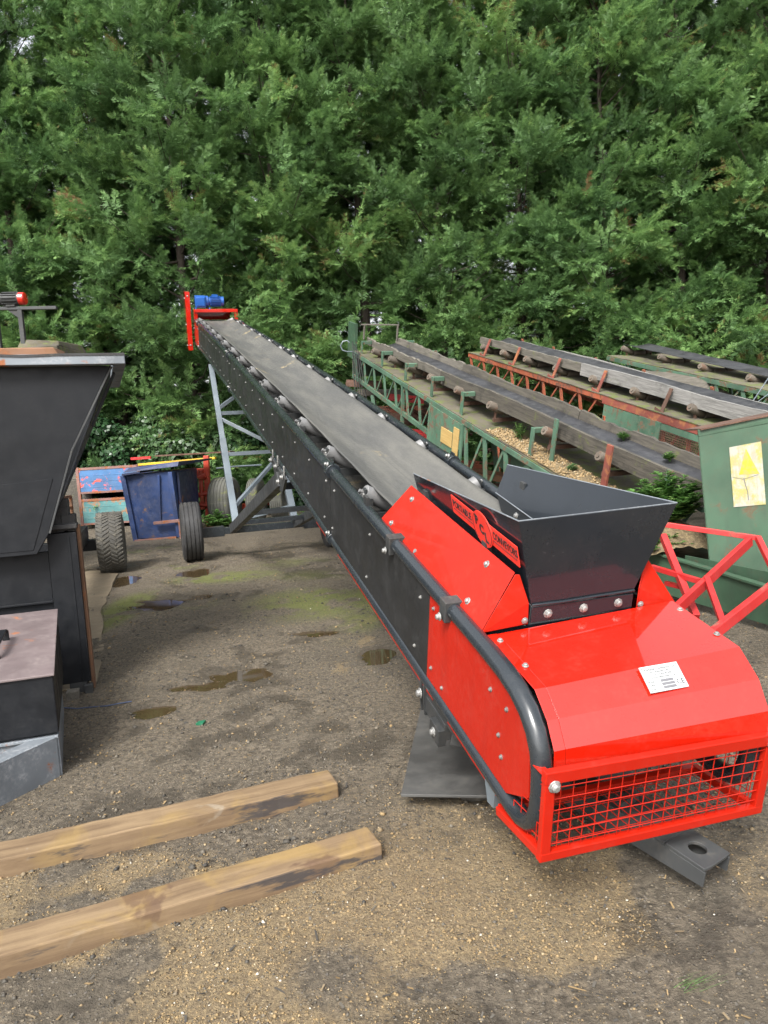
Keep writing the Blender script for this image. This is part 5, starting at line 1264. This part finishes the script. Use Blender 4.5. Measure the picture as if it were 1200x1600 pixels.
# ------------------------------------------------------------------ the tall conifer row
def conifer_mesh(seed, h=13.0, rmax=2.05, nb=100, nlobe=4, npl=9, ntw=28):
    g = np.random.default_rng(seed)
    # boughs
    t = (np.arange(nb)+g.random(nb))/nb; t = .03+.96*t**1.02
    ang = np.arange(nb)*2.39996+g.normal(0,.4,nb)
    Renv = rmax*np.minimum(1,(t/.05)**.3)*(1-t**2.8)**.9 + .16
    Renv *= (.58+.72*g.random(nb))
    zb = t*h; elev = R(2)+R(46)*t**1.4+g.normal(0,.13,nb)
    bd = np.stack([np.cos(ang)*np.cos(elev), np.sin(ang)*np.cos(elev), np.sin(elev)],-1)
    p0 = np.stack([0*zb, 0*zb, np.maximum(.4, zb-Renv*.25)],-1)
    blen = Renv/np.maximum(.5,np.cos(elev)); side = unit(np.cross(bd, [0,0,1.]))
    # rounded lobes of foliage along each bough
    nL = nb*nlobe; li = np.repeat(np.arange(nb), nlobe)
    q_ = (np.tile(np.arange(nlobe), nb)+g.random(nL)*.9)/nlobe; low = t[li] < .28
    s = np.where(low, .42+.55*q_, .22+.74*q_**.8)
    lpos = p0[li]+bd[li]*(blen[li]*s)[:,None]+side[li]*(g.normal(0,.30,nL)*(.3+s)*np.minimum(1,blen[li]))[:,None]+np.stack([0*s,0*s,g.normal(.0,.10,nL)],-1)
    lout = unit(bd[li]*.9+side[li]*g.normal(0,.35,nL)[:,None]+np.array([0,0,.12]))
    lsize = (.46+.38*g.random(nL))*np.clip(blen[li]/1.3,.6,1.15)
    ltint = np.clip(g.normal(.46,.13,nb)[li]+g.normal(0,.12,nL),.05,.9)
    # plumes radiating out of every lobe
    nP = nL*npl; pi_ = np.repeat(np.arange(nL), npl); bi = li[pi_]
    rd = unit(g.normal(0,1,(nP,3))); rd[:,2] = rd[:,2]*.75
    pd = unit(lout[pi_]*.85 + rd*.85 + np.array([0,0,.10]))
    base = lpos[pi_]+rd*(lsize[pi_]*.22)[:,None]
    pl = lsize[pi_]*(.65+.5*g.random(nP))
    ptint = np.clip(ltint[pi_]+g.normal(0,.06,nP),.02,.93); dead = g.random(nP) < .0025; ptint[dead] = .995
    # twigs along each plume
    nT = nP*ntw; pi = np.repeat(np.arange(nP), ntw); k = np.tile(np.arange(ntw), nP)
    f = (k+g.random(nT)*.9)/ntw
    psd = unit(np.cross(pd, g.normal(0,1,(nP,3))*.35+np.array([0,0,1.]))); pup = np.cross(psd, pd)
    curve = np.array([0,0,1.])*((.16*f-.26*f**2)*pl[pi])[:,None]
    tb = base[pi]+pd[pi]*(pl[pi]*(.05+.95*f))[:,None]+curve
    sg = np.where(k%2==0,1.,-1.)
    td = unit(pd[pi]*(.55+.45*f)[:,None]+psd[pi]*(sg*(.95-.55*f)*(.6+.6*g.random(nT)))[:,None]+pup[pi]*g.normal(.10,.38,nT)[:,None])
    tl = (.075+.125*(1-f)**.8)*(.75+.5*g.random(nT))
    tnrm = unit(pup[pi]+g.normal(0,.38,(nT,3)))
    ts = unit(np.cross(td,tnrm))
    # blades: a long middle one and four side ones
    Vs = []; Ts = []
    ttint = np.clip(ptint[pi]+g.normal(0,.07,nT)+.30*(f-.45),.0,1.); ttint = np.where(ptint[pi]>.98,.985+.015*g.random(nT),np.minimum(ttint,.972))
    for fr,sd,ln,wd in ((0,0,1.,.070),(.10,1,.54,.11),(.20,-1,.54,.11),(.40,1,.44,.12),(.52,-1,.42,.12)):
        d = unit(td+ts*(sd*.72)+tnrm*(g.normal(0,.16,nT))[:,None]); b0 = tb+td*(tl*fr)[:,None]; L = tl*ln*(.8+.4*g.random(nT))
        w = np.cross(d,tnrm)*(L*wd)[:,None]
        a0 = b0-w*.35; a1 = b0+d*(L*.45)[:,None]+w; a2 = b0+d*L[:,None]-np.array([0,0,1.])*(L*.10)[:,None]; a3 = b0+d*(L*.45)[:,None]-w
        Vs.append(np.stack([a0,a1,a2,a3],1)); Ts.append(np.repeat(np.clip(ttint+(.05 if sd else 0),0,1)[:,None],4,1))
    VV = np.concatenate(Vs).reshape(-1,3); TT = np.concatenate(Ts).reshape(-1)
    FF = np.arange(len(VV)).reshape(-1,4)
    # wood
    wb = MB(); wb.path([(0,0,-.1),(.03,.02,h*.25),(-.02,.03,h*.55),(0,0,h*.97)], [.15,.115,.065,.012], 10)
    for i in range(nb):
        e = p0[i]+bd[i]*Renv[i]/max(.45,math.cos(elev[i]))*.85; m_ = (p0[i]+e)/2-np.array([0,0,.10*Renv[i]]); wb.path([p0[i]*.98, m_, e], [.026*(1-.7*t[i])+.006,.013*(1-.6*t[i])+.004,.004], 5)
    for i in range(40):
        a = g.random()*6.28; z = .3+g.random()*4.5; L = .4+.9*g.random(); d = np.array([math.cos(a),math.sin(a),-.15+.3*g.random()]); wb.path([(0,0,z),tuple(np.array([0,0,z])+d*L*.6),tuple(np.array([0,0,z])+d*L+np.array([0,0,-.12]))],[.012,.008,.003],4)
    return VV, FF, TT, wb
protos = []
for i, sd in enumerate((3, 8, 29)):
    VV, FF, TT, wb = conifer_mesh(sd)
    t = thing('conifer', 'x', 'tree', (0,0,0), 'tall conifers in a row behind the yard')
    rawmesh('crown', VV, FF, M['leaf'], TT, 'tint', t); wb.build('trunk', M['bark'], t); protos.append(t)
TR = [(-12.4,18.6,.98),(-10.3,18.2,1.0),(-8.3,17.9,1.03),(-6.2,18.3,.99),(-4.3,17.7,1.05),(-2.2,18.1,1.0),(-.2,18.3,1.06),(1.7,17.9,.95),(3.6,18.3,1.02),(5.5,18.0,.97),(7.5,18.4,1.05),(9.4,17.9,1.0),(11.5,18.3,1.04)]
where = ['first conifer from the left of the row, beyond the dark plant','second conifer from the left, beyond the dark plant and motor','third conifer from the left, above the black hopper rim','fourth conifer from the left, rising behind the stillages','fifth conifer from the left, behind the red head frame','sixth conifer from the left, just right of the blue motor','seventh conifer, behind the head of the green lattice conveyor','eighth conifer, between the green and orange conveyor heads','ninth conifer, behind the head of the orange lattice conveyor','tenth conifer, between the orange and the far green conveyor','eleventh conifer, behind the bare black belt','twelfth conifer, above the far end of the black belt','thirteenth conifer, last at the right end of the row']
used = [0]*3
for i, ((x, y, s), lab) in enumerate(zip(TR, where)):
    k = (i*2+i//3) % 3; rot = i*1.9+.4; lb = 'tall dense green ' + lab
    if used[k] == 0:
        o = protos[k]; o.location = (x,y,0); o.rotation_euler = (0,0,rot); o.scale = (s,s,s*1.03); o['label'] = lb
    else: o = dup(protos[k], (x,y,0), rot, (s,s,s*1.03), lb)
    used[k] += 1

TR2 = [(-12.8,21.2),(-10.2,20.9),(-7.6,21.3),(-5.1,21.0),(-2.9,21.4),(-.5,20.9),(1.7,21.2),(4.1,21.0),(6.4,21.4),(8.9,21.0),(11.3,21.2),(13.6,20.9)]  # back row added to block sky showing through the front row
nth = ['first','second','third','fourth','fifth','sixth','seventh','eighth','ninth','tenth','eleventh','twelfth']
for i, (x, y) in enumerate(TR2):
    o = dup(protos[(i+1) % 3], (x,y,0), i*2.3+1.1, (.98,.98,.98+.04*(i%3)), 'conifer of the added back row, blocking sky between the front trees, ' + nth[i] + ' from the left'); o['group'] = 'added second row of conifers blocking the sky gaps'

# ivy covered bushes below the trees
def ivy_bush(loc, rx, ry, h, n, seed, lab):
    g = np.random.default_rng(seed); t = thing('ivy_bush', lab, 'bush', loc, 'ivy bushes under the conifers')
    nc = 60; c = np.stack([g.uniform(-rx,rx,nc), g.uniform(-ry,ry,nc), h*g.random(nc)**.8],-1); c[:,2] *= (1-.45*(c[:,0]/rx)**2)
    ci = g.integers(0,nc,n); d = unit(g.normal(0,1,(n,3))); r = .34*g.random(n)**.35
    P = c[ci]+d*r[:,None]*np.array([1,1,.9]); P[:,2] = np.abs(P[:,2])
    nr = unit(d*.6+g.normal(0,.5,(n,3))+np.array([0,-.3,.35])); u = unit(np.cross(nr, g.normal(0,1,(n,3)))); v = np.cross(nr,u); L = (.035+.03*g.random(n))[:,None]
    VV = np.stack([P-u*L*.8, P-u*L*.1+v*L*.75, P+u*L*1.2, P-u*L*.1-v*L*.75],1).reshape(-1,3)
    rawmesh('leaves', VV, np.arange(4*n).reshape(-1,4), M['ivy'], np.repeat(np.clip(g.normal(.45,.22,n),0,1),4), 'tint', t)
    sb = MB()
    for k in range(12): q = c[k]; sb.path([(loc[0]+q[0]*.3,loc[1]+q[1]*.3,0),(loc[0]+q[0]*.7,loc[1]+q[1]*.7,q[2]*.6),(loc[0]+q[0],loc[1]+q[1],q[2])],[.03,.018,.006],5)
    sb.build('stem', M['bark'], t)
ivy_bush((-7.0,16.5,0), 1.5, .6, 2.6, 15000, 1, 'dark ivy bush behind the rusty frame with the yellow rail')
ivy_bush((-4.8,16.7,0), 1.5, .6, 2.4, 15000, 2, 'dark ivy bush behind the stillages and the blue bin')
ivy_bush((-2.7,17.0,0), 1.1, .5, 1.9, 9000, 3, 'dark ivy bush behind the three old tyres')
